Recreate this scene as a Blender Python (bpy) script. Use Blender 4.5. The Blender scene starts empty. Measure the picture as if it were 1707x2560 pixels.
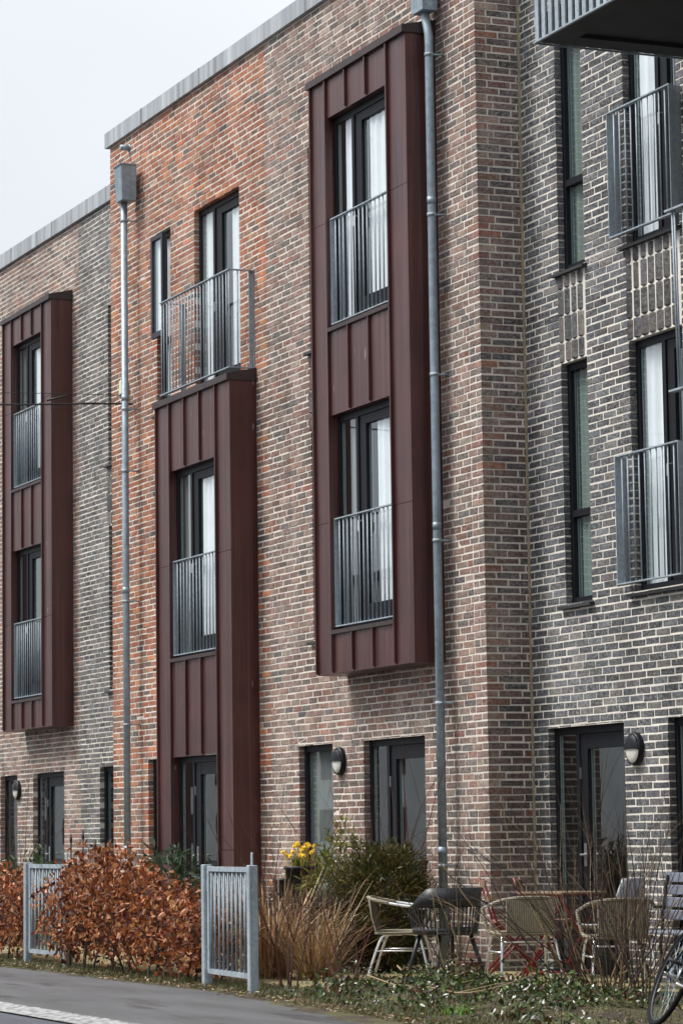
import bpy, math, random
import numpy as np
from mathutils import Vector, Matrix

random.seed(7)
rng = np.random.default_rng(7)
S = bpy.context.scene
COL = S.collection
R_ = math.radians

# ------------------------------------------------------------------ camera
cam_d = bpy.data.cameras.new('camera')
cam = bpy.data.objects.new('camera', cam_d)
COL.objects.link(cam)
S.camera = cam
CAM = Vector((23.9276, -11.5828, 1.25))
_y, _p, _r = R_(23.071), R_(6.2525), R_(-0.787)
FWD = Vector((-math.cos(_y)*math.cos(_p), math.sin(_y)*math.cos(_p), math.sin(_p)))
_rt = Vector((math.sin(_y), math.cos(_y), 0))
_up = _rt.cross(FWD)
RGT = math.cos(_r)*_rt + math.sin(_r)*_up
UPV = -math.sin(_r)*_rt + math.cos(_r)*_up
cam.matrix_world = Matrix(((RGT.x, UPV.x, -FWD.x, CAM.x), (RGT.y, UPV.y, -FWD.y, CAM.y),
                           (RGT.z, UPV.z, -FWD.z, CAM.z), (0, 0, 0, 1)))
cam_d.sensor_fit = 'HORIZONTAL'
cam_d.sensor_width = 36
cam_d.lens = 7405.3/1707*36
cam_d.clip_start = 0.5
cam_d.clip_end = 4000
cam_d.dof.use_dof = True
cam_d.dof.focus_distance = 27.0
cam_d.dof.aperture_fstop = 9.0

# ------------------------------------------------------------------ light
SUN_EL, SUN_AZ = R_(55), R_(214)          # azimuth clockwise from +Y: the light comes from the street, left of the facades
W = bpy.data.worlds.new('World')
S.world = W
W.use_nodes = True
nt = W.node_tree
nt.nodes.clear()
def wn(t, **k):
    n = nt.nodes.new(t)
    for a, b in k.items(): setattr(n, a, b)
    return n
sky = wn('ShaderNodeTexSky', sky_type='NISHITA', sun_disc=False, sun_elevation=SUN_EL, sun_rotation=SUN_AZ)
bg1 = wn('ShaderNodeBackground'); bg1.inputs['Strength'].default_value = 0.10
nt.links.new(sky.outputs[0], bg1.inputs[0])
tc = wn('ShaderNodeTexCoord')
sep = wn('ShaderNodeSeparateXYZ'); nt.links.new(tc.outputs['Generated'], sep.inputs[0])
# overcast: a cloud sheet whose brightness grows towards the zenith (1 + 2 sin elevation)
m1 = wn('ShaderNodeMath', operation='MAXIMUM'); m1.inputs[1].default_value = 0.0
nt.links.new(sep.outputs['Z'], m1.inputs[0])
m2 = wn('ShaderNodeMath', operation='MULTIPLY_ADD'); m2.inputs[1].default_value = 2.0; m2.inputs[2].default_value = 1.0
nt.links.new(m1.outputs[0], m2.inputs[0])
nz = wn('ShaderNodeTexNoise'); nz.inputs['Scale'].default_value = 1.6; nz.inputs['Detail'].default_value = 5
nt.links.new(tc.outputs['Generated'], nz.inputs['Vector'])
mr = wn('ShaderNodeMapRange'); mr.inputs['From Min'].default_value = 0.35; mr.inputs['From Max'].default_value = 0.65
mr.inputs['To Min'].default_value = 0.84; mr.inputs['To Max'].default_value = 1.06
nt.links.new(nz.outputs['Fac'], mr.inputs['Value'])
m3 = wn('ShaderNodeMath', operation='MULTIPLY')
nt.links.new(m2.outputs[0], m3.inputs[0]); nt.links.new(mr.outputs[0], m3.inputs[1])
m4 = wn('ShaderNodeMath', operation='MULTIPLY'); m4.inputs[1].default_value = 0.222
nt.links.new(m3.outputs[0], m4.inputs[0])
bg2 = wn('ShaderNodeBackground'); bg2.inputs['Color'].default_value = (0.955, 0.970, 1.0, 1)
nt.links.new(m4.outputs[0], bg2.inputs['Strength'])
mix = wn('ShaderNodeMixShader'); mix.inputs[0].default_value = 0.92
nt.links.new(bg1.outputs[0], mix.inputs[1]); nt.links.new(bg2.outputs[0], mix.inputs[2])
wo = wn('ShaderNodeOutputWorld'); nt.links.new(mix.outputs[0], wo.inputs[0])

sun_d = bpy.data.lights.new('sun', 'SUN')
sun_d.energy = 1.5
sun_d.angle = R_(20)
sun_d.color = (1.0, 0.965, 0.92)
sun = bpy.data.objects.new('sun', sun_d); COL.objects.link(sun)
to_sun = Vector((math.sin(SUN_AZ)*math.cos(SUN_EL), math.cos(SUN_AZ)*math.cos(SUN_EL), math.sin(SUN_EL)))
sun.rotation_euler = to_sun.to_track_quat('Z', 'Y').to_euler()
sun.location = (0, -20, 30)

S.view_settings.view_transform = 'Standard'
S.view_settings.look = 'None'
S.view_settings.exposure = 1.54
S.view_settings.gamma = 1.0
S.view_settings.use_curve_mapping = False
S.render.engine = 'CYCLES'
S.cycles.max_bounces = 6
S.cycles.transparent_max_bounces = 12

# ------------------------------------------------------------------ materials
class NT:
    def __init__(s, name):
        s.m = bpy.data.materials.new(name); s.m.use_nodes = True
        s.t = s.m.node_tree; s.t.nodes.clear()
        s.out = s.n('ShaderNodeOutputMaterial')
    def n(s, t, **k):
        n = s.t.nodes.new(t)
        for a, b in k.items(): setattr(n, a, b)
        return n
    def l(s, a, b): s.t.links.new(a, b)
    def pos(s, scale=(1, 1, 1), local=False):
        if local: p = s.n('ShaderNodeTexCoord').outputs['Object']
        else: p = s.n('ShaderNodeNewGeometry').outputs['Position']
        mp = s.n('ShaderNodeMapping'); mp.inputs['Scale'].default_value = scale
        s.l(p, mp.inputs['Vector']); return mp.outputs[0]
    def noise(s, vec, scale, detail=4, rough=0.55):
        n = s.n('ShaderNodeTexNoise'); n.inputs['Scale'].default_value = scale
        n.inputs['Detail'].default_value = detail; n.inputs['Roughness'].default_value = rough
        s.l(vec, n.inputs['Vector']); return n.outputs['Fac']
    def rng(s, v, a, b, c, d):
        n = s.n('ShaderNodeMapRange'); s.l(v, n.inputs['Value'])
        for k, x in zip(('From Min', 'From Max', 'To Min', 'To Max'), (a, b, c, d)): n.inputs[k].default_value = x
        return n.outputs[0]
    def mul(s, a, b):
        n = s.n('ShaderNodeMath', operation='MULTIPLY')
        for i, v in enumerate((a, b)):
            if isinstance(v, (int, float)): n.inputs[i].default_value = v
            else: s.l(v, n.inputs[i])
        return n.outputs[0]
    def mixc(s, fac, a, b, mode='MIX'):
        n = s.n('ShaderNodeMix', data_type='RGBA', blend_type=mode)
        for i, v in ((0, fac), (6, a), (7, b)):
            if isinstance(v, (int, float)): n.inputs[i].default_value = v
            elif isinstance(v, tuple): n.inputs[i].default_value = (*v[:3], 1)
            else: s.l(v, n.inputs[i])
        return n.outputs[2]
    def scalec(s, col, v):
        n = s.n('ShaderNodeVectorMath', operation='SCALE')
        if isinstance(col, tuple): n.inputs[0].default_value = col[:3]
        else: s.l(col, n.inputs[0])
        s.l(v, n.inputs['Scale']); return n.outputs[0]
    def bsdf(s, col, rough=0.8, metal=0.0, bump=None, bs=0.4, bd=0.003, spec=0.5):
        b = s.n('ShaderNodeBsdfPrincipled')
        for k, v in (('Base Color', col), ('Roughness', rough), ('Metallic', metal)):
            if isinstance(v, (int, float)): b.inputs[k].default_value = v
            elif isinstance(v, tuple): b.inputs[k].default_value = (*v[:3], 1)
            else: s.l(v, b.inputs[k])
        b.inputs['Specular IOR Level'].default_value = spec
        if bump is not None:
            bp = s.n('ShaderNodeBump'); bp.inputs['Strength'].default_value = bs; bp.inputs['Distance'].default_value = bd
            s.l(bump, bp.inputs['Height']); s.l(bp.outputs[0], b.inputs['Normal'])
        return b
    def done(s, b):
        s.l(b.outputs[0], s.out.inputs['Surface']); return s.m

def simple(name, col, rough=0.7, metal=0.0, nscale=20, amt=0.3, bscale=0, bs=0.3, bd=0.002, stretch=(1, 1, 1), spec=0.5, local=False):
    k = NT(name); p = k.pos(stretch, local)
    f = k.noise(p, nscale)
    c = k.scalec(col, k.rng(f, 0.25, 0.75, 1-amt, 1+amt))
    bump = k.noise(p, bscale, 5) if bscale else None
    return k.done(k.bsdf(c, rough, metal, bump, bs, bd, spec))

def brick_mat(name, attr, bloom=(0.50, 0.45, 0.42), bl=0.76):
    k = NT(name); p = k.pos()
    if attr:
        a = k.n('ShaderNodeAttribute'); a.attribute_name = 'col'; c = a.outputs['Color']
    else: c = k.n('ShaderNodeObjectInfo').outputs['Color']
    n1 = k.noise(p, 75, 5, 0.65); n2 = k.noise(p, 18, 4)
    c = k.scalec(c, k.rng(n1, 0.28, 0.72, 0.55, 1.45))
    c = k.mixc(k.rng(n2, 0.48, 0.75, 0, 0.55), c, (0.055, 0.05, 0.052))
    big = k.noise(p, 1.1, 5, 0.6); fine = k.noise(k.pos((1, 1, 1.6)), 26, 5, 0.7)
    msk = k.mul(k.rng(big, 0.36, 0.62, 0.30, 1.0), k.rng(fine, 0.40, 0.70, 0, bl))
    c = k.mixc(msk, c, bloom)
    grime = k.noise(k.pos((2.6, 2.6, 0.22)), 1.3, 5, 0.6)
    c = k.scalec(c, k.rng(grime, 0.35, 0.68, 1.15, 0.62))
    chip = k.noise(p, 38, 3, 0.6)
    c = k.mixc(k.rng(chip, 0.66, 0.72, 0, 0.7), c, (0.50, 0.46, 0.40))
    return k.done(k.bsdf(c, 0.9, 0, n1, 0.55, 0.004, 0.25))

def mortar_mat(name, col):
    k = NT(name); p = k.pos()
    a = k.noise(p, 1.6, 5, 0.6); b = k.noise(p, 55, 4)
    c = k.scalec(col, k.rng(a, 0.3, 0.7, 0.70, 1.08))
    c = k.scalec(c, k.rng(b, 0.25, 0.75, 0.80, 1.08))
    return k.done(k.bsdf(c, 0.95, 0, b, 0.5, 0.003, 0.2))

def cladding_mat():
    k = NT('cladding'); p = k.pos()
    st = k.noise(k.pos((14, 14, 0.5)), 1.0, 6, 0.6); sp = k.noise(p, 160, 3, 0.7); pat = k.noise(p, 2.2, 4)
    c = k.mixc(k.rng(st, 0.35, 0.7, 0, 1), (0.028, 0.0052, 0.0042), (0.050, 0.015, 0.0135))
    c = k.scalec(c, k.rng(pat, 0.3, 0.7, 0.62, 1.30))
    run = k.noise(k.pos((30, 30, 0.35)), 1.0, 4, 0.7)
    c = k.mixc(k.rng(run, 0.54, 0.72, 0, 0.6), c, (0.12, 0.070, 0.070))
    c = k.mixc(k.rng(sp, 0.60, 0.78, 0, 0.18), c, (0.30, 0.22, 0.22))
    spots = k.noise(k.pos((5, 5, 1.0)), 3.3, 2, 0.4)
    c = k.mixc(k.rng(spots, 0.755, 0.775, 0, 0.5), c, (0.45, 0.40, 0.40))
    b = k.bsdf(c, k.rng(st, 0.3, 0.7, 0.24, 0.56), 0.0, sp, 0.06, 0.001)
    b.inputs['IOR'].default_value = 1.85
    b.inputs['Specular Tint'].default_value = (1.0, 0.70, 0.68, 1)
    return k.done(b)

def galv_mat(name, col, rough=0.62, metal=0.2, sc=38):
    k = NT(name); p = k.pos()
    v = k.n('ShaderNodeTexVoronoi'); v.inputs['Scale'].default_value = sc; k.l(p, v.inputs['Vector'])
    st = k.noise(k.pos((9, 9, 0.8)), 1.4, 5)
    hs = k.n('ShaderNodeSeparateColor'); k.l(v.outputs['Color'], hs.inputs[0])
    c = k.scalec(col, k.rng(hs.outputs[0], 0, 1, 0.86, 1.12))
    c = k.scalec(c, k.rng(st, 0.3, 0.7, 0.75, 1.2))
    return k.done(k.bsdf(c, rough, metal))

def glass_mat():
    k = NT('window_glass')
    lw = k.n('ShaderNodeLayerWeight'); lw.inputs['Blend'].default_value = 0.5     # Facing = 1 - |cos|, the same from both sides
    pw = k.n('ShaderNodeMath', operation='POWER'); k.l(lw.outputs['Facing'], pw.inputs[0]); pw.inputs[1].default_value = 5
    fr = k.n('ShaderNodeMath', operation='MULTIPLY_ADD'); k.l(pw.outputs[0], fr.inputs[0]); fr.inputs[1].default_value = 0.80; fr.inputs[2].default_value = 0.20
    tr = k.n('ShaderNodeBsdfTransparent'); tr.inputs[0].default_value = (0.93, 0.97, 0.96, 1)
    gl = k.n('ShaderNodeBsdfGlossy'); gl.inputs['Roughness'].default_value = 0.0
    gl.inputs[0].default_value = (0.95, 0.98, 1, 1)
    nz = k.noise(k.pos(), 1.3, 2); bp = k.n('ShaderNodeBump'); bp.inputs['Strength'].default_value = 0.02; bp.inputs['Distance'].default_value = 0.02
    k.l(nz, bp.inputs['Height']); k.l(bp.outputs[0], gl.inputs['Normal'])
    mx = k.n('ShaderNodeMixShader'); k.l(fr.outputs[0], mx.inputs[0]); k.l(tr.outputs[0], mx.inputs[1]); k.l(gl.outputs[0], mx.inputs[2])
    return k.done(mx)

def leaf_mat(name, attr, rough=0.42, trans=0.3):
    k = NT(name)
    if attr:
        a = k.n('ShaderNodeAttribute'); a.attribute_name = 'col'; c = a.outputs['Color']
    else: c = k.n('ShaderNodeObjectInfo').outputs['Color']
    c = k.scalec(c, k.rng(k.noise(k.pos(), 60, 3), 0.3, 0.7, 0.75, 1.25))
    b = k.bsdf(c, rough)
    t = k.n('ShaderNodeBsdfTranslucent'); k.l(c, t.inputs[0])
    mx = k.n('ShaderNodeMixShader'); mx.inputs[0].default_value = trans
    k.l(b.outputs[0], mx.inputs[1]); k.l(t.outputs[0], mx.inputs[2])
    return k.done(mx)

def asphalt_mat(name, col, patch):
    k = NT(name); p = k.pos()
    a = k.noise(p, 130, 3, 0.7); b = k.noise(k.pos((0.35, 1.3, 1)), 1.6, 5); d = k.noise(p, 400, 2)
    c = k.scalec(col, k.rng(a, 0.25, 0.75, 0.45, 1.65))
    c = k.scalec(c, k.rng(b, 0.33, 0.67, 0.68, 1.2))
    st = k.noise(k.pos((0.28, 1.5, 1)), 1.9, 3)
    c = k.mixc(k.rng(st, 0.58, 0.66, 0, patch), c, (0.020, 0.017, 0.017))
    c = k.mixc(k.rng(d, 0.70, 0.78, 0, 0.5), c, (0.28, 0.27, 0.26))
    return k.done(k.bsdf(c, 0.8, 0, a, 0.5, 0.004))

def soil_mat():
    k = NT('garden_soil'); p = k.pos()
    a = k.noise(p, 3.0, 6, 0.65); b = k.noise(p, 60, 4, 0.7)
    c = k.mixc(k.rng(a, 0.42, 0.6, 0, 1), (0.050, 0.036, 0.022), (0.085, 0.085, 0.028))
    c = k.scalec(c, k.rng(b, 0.25, 0.75, 0.5, 1.5))
    return k.done(k.bsdf(c, 0.95, 0, b, 0.9, 0.02))

def paint_mat():
    k = NT('road_paint'); p = k.pos()
    a = k.noise(p, 14, 6, 0.7)
    c = k.mixc(k.rng(a, 0.40, 0.62, 0, 1), (0.085, 0.085, 0.09), (0.46, 0.47, 0.46))
    return k.done(k.bsdf(c, 0.8, 0, a, 0.6, 0.006))

def slab_mat():
    k = NT('mossy_slab'); p = k.pos()
    a = k.noise(p, 5, 6, 0.65); b = k.noise(p, 70, 4)
    c = k.mixc(k.rng(a, 0.38, 0.62, 0, 1), (0.20, 0.165, 0.085), (0.31, 0.25, 0.125))
    c = k.scalec(c, k.rng(b, 0.25, 0.75, 0.7, 1.25))
    return k.done(k.bsdf(c, 0.95, 0, b, 0.4, 0.004))

M = dict(
    brick_obj=brick_mat('brick', False), brick_all=brick_mat('brick_mass', True),
    brick_obj_orange=brick_mat('brick_orange', False, (0.50, 0.42, 0.36), 0.50), brick_all_orange=brick_mat('brick_orange_mass', True, (0.50, 0.42, 0.36), 0.50),
    brick_obj_grey=brick_mat('brick_grey', False, (0.48, 0.475, 0.46), 0.56), brick_all_grey=brick_mat('brick_grey_mass', True, (0.48, 0.475, 0.46), 0.56),
    mortar=mortar_mat('mortar', (0.74, 0.68, 0.60)), mortar_grey=mortar_mat('mortar_grey', (0.75, 0.71, 0.635)),
    clad=cladding_mat(), clad_dark=simple('cladding_flashing', (0.045, 0.030, 0.030), 0.5, 0.3, 8, 0.3),
    galv=galv_mat('galvanised_steel', (0.30, 0.35, 0.385)), zinc=galv_mat('zinc_pipe', (0.27, 0.335, 0.385), 0.5, 0.45, 22),
    coping=simple('coping_steel', (0.36, 0.385, 0.40), 0.5, 0.3, 1.0, 0.45, stretch=(7, 7, 0.25)),
    frame=simple('window_frame_paint', (0.008, 0.009, 0.012), 0.5, 0, 10, 0.15, spec=0.18), frame_light=simple('frame_grey_edge', (0.035, 0.040, 0.050), 0.5, 0, 10, 0.15, spec=0.2),
    spacer=simple('glazing_spacer', (0.36, 0.42, 0.43), 0.4, 0.4, 10, 0.1),
    glass=glass_mat(), room=simple('unlit_room_black', (0.030, 0.032, 0.032), 0.9, 0, 3, 0.3),
    curtain=simple('white_curtain', (0.86, 0.87, 0.90), 0.9, 0, 6, 0.06), blind=simple('grey_blind', (0.15, 0.165, 0.165), 0.9, 0, 6, 0.1),
    steel=simple('brushed_steel', (0.6, 0.6, 0.6), 0.3, 0.9, 10, 0.1),
    sill=simple('slate_sill', (0.025, 0.025, 0.027), 0.6, 0, 20, 0.3),
    lampblack=simple('lamp_body', (0.006, 0.007, 0.011), 0.42, 0, 10, 0.1, spec=0.3), lampglass=simple('opal_glass', (0.62, 0.61, 0.56), 0.25, 0, 10, 0.05),
    concrete_dark=simple('balcony_slab', (0.022, 0.024, 0.026), 0.8, 0, 4, 0.35, 60, 0.3),
    asphalt=asphalt_mat('path_asphalt', (0.072, 0.071, 0.074), 0.75), road=asphalt_mat('road_asphalt', (0.062, 0.066, 0.080), 0.4),
    paint=paint_mat(), soil=soil_mat(), slab=slab_mat(),
    twig=simple('bark_twig', (0.085, 0.050, 0.032), 0.85, 0, 30, 0.4), twig_red=simple('bark_red', (0.10, 0.030, 0.022), 0.8, 0, 30, 0.4),
    twig_pale=simple('bark_pale', (0.26, 0.19, 0.10), 0.85, 0, 30, 0.4), stem_dark=simple('bark_dark', (0.045, 0.034, 0.026), 0.9, 0, 30, 0.4),
    leaf_obj=leaf_mat('leaf', False, .52, .22), leaf=leaf_mat('leaf_mass', True, .52, .22), leaf_gloss=leaf_mat('glossy_leaf_mass', True, 0.28, 0.15),
    leaf_gloss_obj=leaf_mat('glossy_leaf', False, 0.28, 0.15),
    alu=simple('aluminium_tube', (0.80, 0.82, 0.84), 0.25, 0.7, 15, 0.08), wicker=None,
    plastic=simple('charcoal_plastic', (0.022, 0.024, 0.028), 0.45, 0, 15, 0.1), plastic_grey=simple('grey_plastic', (0.42, 0.44, 0.48), 0.45, 0, 15, 0.12),
    red=simple('red_enamel', (0.17, 0.006, 0.012), 0.35, 0, 15, 0.2), wood=simple('weathered_wood', (0.19, 0.125, 0.075), 0.8, 0, 3, 0.35, stretch=(1, 12, 12)),
    bench=simple('painted_bench_slats', (0.19, 0.21, 0.26), 0.5, 0, 12, 0.15), pot=simple('black_pot', (0.012, 0.012, 0.014), 0.5, 0, 12, 0.2),
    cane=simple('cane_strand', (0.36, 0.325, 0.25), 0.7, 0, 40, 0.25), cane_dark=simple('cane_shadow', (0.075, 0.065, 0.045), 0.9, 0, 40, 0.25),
    terracotta=simple('terracotta', (0.11, 0.045, 0.03), 0.85, 0, 12, 0.25), tyre=simple('tyre_rubber', (0.010, 0.010, 0.012), 0.8, 0, 30, 0.2, spec=0.15),
    cable=simple('black_cable', (0.012, 0.012, 0.012), 0.6, 0, 12, 0.1), cream=simple('cream_plastic', (0.62, 0.60, 0.42), 0.5, 0, 12, 0.05),
    render=simple('render_wall', (0.58, 0.59, 0.57), 0.9, 0, 0.5, 0.15), roof=simple('roof_felt', (0.06, 0.06, 0.06), 0.9, 0, 6, 0.2),
    yellow=simple('petal_yellow', (0.85, 0.55, 0.02), 0.6, 0, 30, 0.1), clutter=simple('white_paper', (0.7, 0.7, 0.7), 0.8, 0, 10, 0.1),
    green_reflection=simple('green_grey_reflection', (0.20, 0.25, 0.235), 0.9, 0, 6, 0.08),  # colour of a greenish reflection, painted on a sheet behind the glass
    stone=simple('gravel_stone', (0.33, 0.28, 0.19), 0.9, 0, 40, 0.4),
)
def wicker_mat():
    k = NT('woven_cane'); p = k.pos((1, 1, 1), True)
    w = k.n('ShaderNodeTexWave', wave_type='BANDS', bands_direction='Z'); w.inputs['Scale'].default_value = 22
    w.inputs['Distortion'].default_value = 0.6
    k.l(p, w.inputs['Vector'])
    c = k.mixc(w.outputs['Fac'], (0.10, 0.085, 0.055), (0.36, 0.32, 0.24))
    return k.done(k.bsdf(c, 0.7, 0, w.outputs['Fac'], 0.8, 0.004))
M['wicker'] = wicker_mat()

# ------------------------------------------------------------------ mesh helpers
class MB:
    def __init__(s): s.v = []; s.f = []; s.c = None
    def add(s, vs, fs):
        b = len(s.v); s.v += [tuple(x) for x in vs]; s.f += [tuple(b+i for i in f) for f in fs]; return s
    def box(s, x0, x1, y0, y1, z0, z1):
        return s.add([(x0, y0, z0), (x1, y0, z0), (x1, y1, z0), (x0, y1, z0), (x0, y0, z1), (x1, y0, z1), (x1, y1, z1), (x0, y1, z1)],
                     [(0, 3, 2, 1), (4, 5, 6, 7), (0, 1, 5, 4), (1, 2, 6, 5), (2, 3, 7, 6), (3, 0, 4, 7)])
    def bbox(s, x0, x1, y0, y1, z0, z1, b=0.004):     # box with chamfered edges
        vs = []
        for z, i in ((z0, b), (z0+b, 0), (z1-b, 0), (z1, b)):
            for (x, y) in ((x0+i+b, y0+i), (x1-i-b, y0+i), (x1-i, y0+i+b), (x1-i, y1-i-b), (x1-i-b, y1-i), (x0+i+b, y1-i), (x0+i, y1-i-b), (x0+i, y0+i+b)):
                vs.append((x, y, z))
        fs = [tuple(range(7, -1, -1)), tuple(range(24, 32))]
        for k in range(3):
            for j in range(8): fs.append((k*8+j, k*8+(j+1) % 8, (k+1)*8+(j+1) % 8, (k+1)*8+j))
        return s.add(vs, fs)
    def quad(s, a, b, c, d): return s.add([a, b, c, d], [(0, 1, 2, 3)])
    def tube(s, pts, r, n=8, cap=True):
        pts = [Vector(p) for p in pts]; rs = r if isinstance(r, (list, tuple)) else [r]*len(pts)
        up = None; base = len(s.v); m = len(pts)
        for i, p in enumerate(pts):
            t = (pts[min(i+1, m-1)] - pts[max(i-1, 0)])
            t = t.normalized() if t.length > 1e-9 else Vector((0, 0, 1))
            if up is None:
                up = t.cross(Vector((0, 0, 1)))
                up = up.normalized() if up.length > 0.05 else t.cross(Vector((1, 0, 0))).normalized()
            up = (up - t*up.dot(t)); up = up.normalized() if up.length > 1e-6 else t.orthogonal().normalized()
            w = t.cross(up)
            for j in range(n):
                a = 2*math.pi*j/n
                s.v.append(tuple(p + (up*math.cos(a)+w*math.sin(a))*rs[i]))
        for i in range(m-1):
            for j in range(n):
                s.f.append((base+i*n+j, base+i*n+(j+1) % n, base+(i+1)*n+(j+1) % n, base+(i+1)*n+j))
        if cap:
            s.f.append(tuple(base+j for j in range(n-1, -1, -1))); s.f.append(tuple(base+(m-1)*n+j for j in range(n)))
        return s
    def lathe(s, prof, n=20, c=(0, 0, 0), axis='Z'):
        base = len(s.v)
        for (r, h) in prof:
            for j in range(n):
                a = 2*math.pi*j/n
                q = (r*math.cos(a), r*math.sin(a), h) if axis == 'Z' else (r*math.cos(a), h, r*math.sin(a))
                s.v.append((c[0]+q[0], c[1]+q[1], c[2]+q[2]))
        for i in range(len(prof)-1):
            for j in range(n):
                s.f.append((base+i*n+j, base+i*n+(j+1) % n, base+(i+1)*n+(j+1) % n, base+(i+1)*n+j))
        return s
    def mesh(s, name, mat, smooth=False):
        me = bpy.data.meshes.new(name); me.from_pydata(s.v, [], s.f)
        me.materials.append(M[mat] if isinstance(mat, str) else mat)
        if smooth: me.polygons.foreach_set('use_smooth', [True]*len(me.polygons))
        me.update(); return me
    def build(s, name, mat, parent=None, smooth=False): return link(name, s.mesh(name, mat, smooth), parent)

def link(name, me, parent=None, loc=None):
    o = bpy.data.objects.new(name, me); COL.objects.link(o)
    if parent is not None:
        o.parent = parent
        o.location = (-parent.location.x, -parent.location.y, -parent.location.z) if parent.get('rootw') else (0, 0, 0)
    if loc is not None: o.location = loc
    return o
def thing(name, label, cat, loc=(0, 0, 0), group=None, world=False, rz=0):
    o = bpy.data.objects.new(name, None); COL.objects.link(o); o.location = loc; o.rotation_euler = (0, 0, rz)
    o['label'] = label; o['category'] = cat
    if group: o['group'] = group
    if world: o['rootw'] = 1
    return o
def tag(o, label, cat, group=None):
    o['label'] = label; o['category'] = cat
    if group: o['group'] = group
    return o
def struct(name, mb, mat, smooth=False):
    o = mb.build(name, mat, None, smooth); o['kind'] = 'structure'; return o
def dup(root, loc, rz, label, scale=1.0):
    r = root.copy(); COL.objects.link(r); r.location = loc; r.rotation_euler = (0, 0, rz); r['label'] = label
    r.scale = (scale,)*3
    for ch in list(root.children):
        c = ch.copy(); COL.objects.link(c); c.parent = r
        for g in list(ch.children):
            d = g.copy(); COL.objects.link(d); d.parent = c
    return r
def mesh_np(name, V, F, mat, cols=None, smooth=False):
    """V (n,3), F (m,k) all faces with k corners; cols (n,3) per point"""
    me = bpy.data.meshes.new(name)
    n, (m, k) = len(V), F.shape
    me.vertices.add(n); me.vertices.foreach_set('co', np.ascontiguousarray(V, dtype=np.float32).ravel())
    me.loops.add(m*k); me.loops.foreach_set('vertex_index', np.ascontiguousarray(F, dtype=np.int32).ravel())
    me.polygons.add(m); me.polygons.foreach_set('loop_start', np.arange(0, m*k, k, dtype=np.int32))
    me.polygons.foreach_set('loop_total', np.full(m, k, dtype=np.int32))
    me.materials.append(M[mat] if isinstance(mat, str) else mat)
    if cols is not None:
        a = me.color_attributes.new('col', 'FLOAT_COLOR', 'POINT')
        c4 = np.ones((n, 4), dtype=np.float32); c4[:, :3] = cols; a.data.foreach_set('color', c4.ravel())
    me.update(calc_edges=True)
    me.polygons.foreach_set('use_smooth', np.full(m, smooth))
    return me

# ------------------------------------------------------------------ bricks
CH, BL, JT = 0.0667, 0.240, 0.0135
# unit brick: face at y=0 (x 0..1, z 0..1), body to y=1; real size by scaling per brick
def brick_geo(sx, sy, sz, r):
    b = 0.0034
    j = lambda a=0.0034: r.uniform(-a, a)
    x0, x1, z0, z1 = j(), sx+j(), j(), sz+j()
    f = [j(0.002) for _ in range(4)]
    v = []
    for (x, z) in ((x0, z0), (x1, z0), (x1, z1), (x0, z1)): v.append((x, sy, z))
    for (x, z) in ((x0, z0), (x1, z0), (x1, z1), (x0, z1)): v.append((x, b+j(0.0015), z))
    q = ((x0+b*r.uniform(.5, 1.8), z0+b*r.uniform(.5, 1.6)), (x1-b*r.uniform(.5, 1.8), z0+b*r.uniform(.5, 1.6)),
         (x1-b*r.uniform(.5, 1.8), z1-b*r.uniform(.5, 1.6)), (x0+b*r.uniform(.5, 1.8), z1-b*r.uniform(.5, 1.6)))
    for (x, z), y in zip(q, f): v.append((x, y, z))
    return v
BRICK_F = []
for i in range(4):
    k = (i+1) % 4
    BRICK_F += [(i, k, 4+k, 4+i), (4+i, 4+k, 8+k, 8+i)]
BRICK_F.append((8, 9, 10, 11))
BRICK_F = np.array(BRICK_F)

PAL = dict(
    orange=[((.36, .112, .048), 3.2), ((.41, .150, .064), 2.8), ((.29, .085, .045), 3), ((.25, .115, .072), 2.6), ((.33, .17, .105), 1.8), ((.165, .10, .075), .7), ((.080, .068, .064), .3)],
    brown=[((.198, .106, .078), 3), ((.240, .148, .112), 3.4), ((.160, .102, .080), 2.6), ((.245, .100, .066), 1.2), ((.132, .102, .088), 1.8), ((.084, .074, .070), .8), ((.285, .205, .160), 1.3)],
    grey=[((.068, .073, .083), 3.4), ((.044, .047, .055), 3.2), ((.100, .105, .114), 2.4), ((.084, .079, .077), 1.6), ((.130, .120, .110), 1.4), ((.040, .040, .043), 1.2)],
    greybrown=[((.115, .105, .098), 2), ((.088, .087, .090), 3), ((.062, .062, .066), 2.2), ((.140, .125, .112), 1.6)],
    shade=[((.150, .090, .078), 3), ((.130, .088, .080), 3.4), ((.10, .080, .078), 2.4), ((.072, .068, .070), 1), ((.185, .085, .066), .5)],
)
def drift(o):
    x, z = o[0]+o[1]*.7, o[2]
    return 1+.13*math.sin(x*1.9+z*.7)*math.sin(z*2.3-x*.4+1.2)+.10*math.sin(z*5.1+x*.3)*math.sin(x*.8+2)
def pick(pal, r):
    L = PAL[pal]; t = r.uniform(0, sum(w for _, w in L))
    for c, w in L:
        t -= w
        if t <= 0: break
    g = r.uniform(.66, 1.2)
    return tuple(max(.01, x*g*r.uniform(.95, 1.05)) for x in c)

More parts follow.
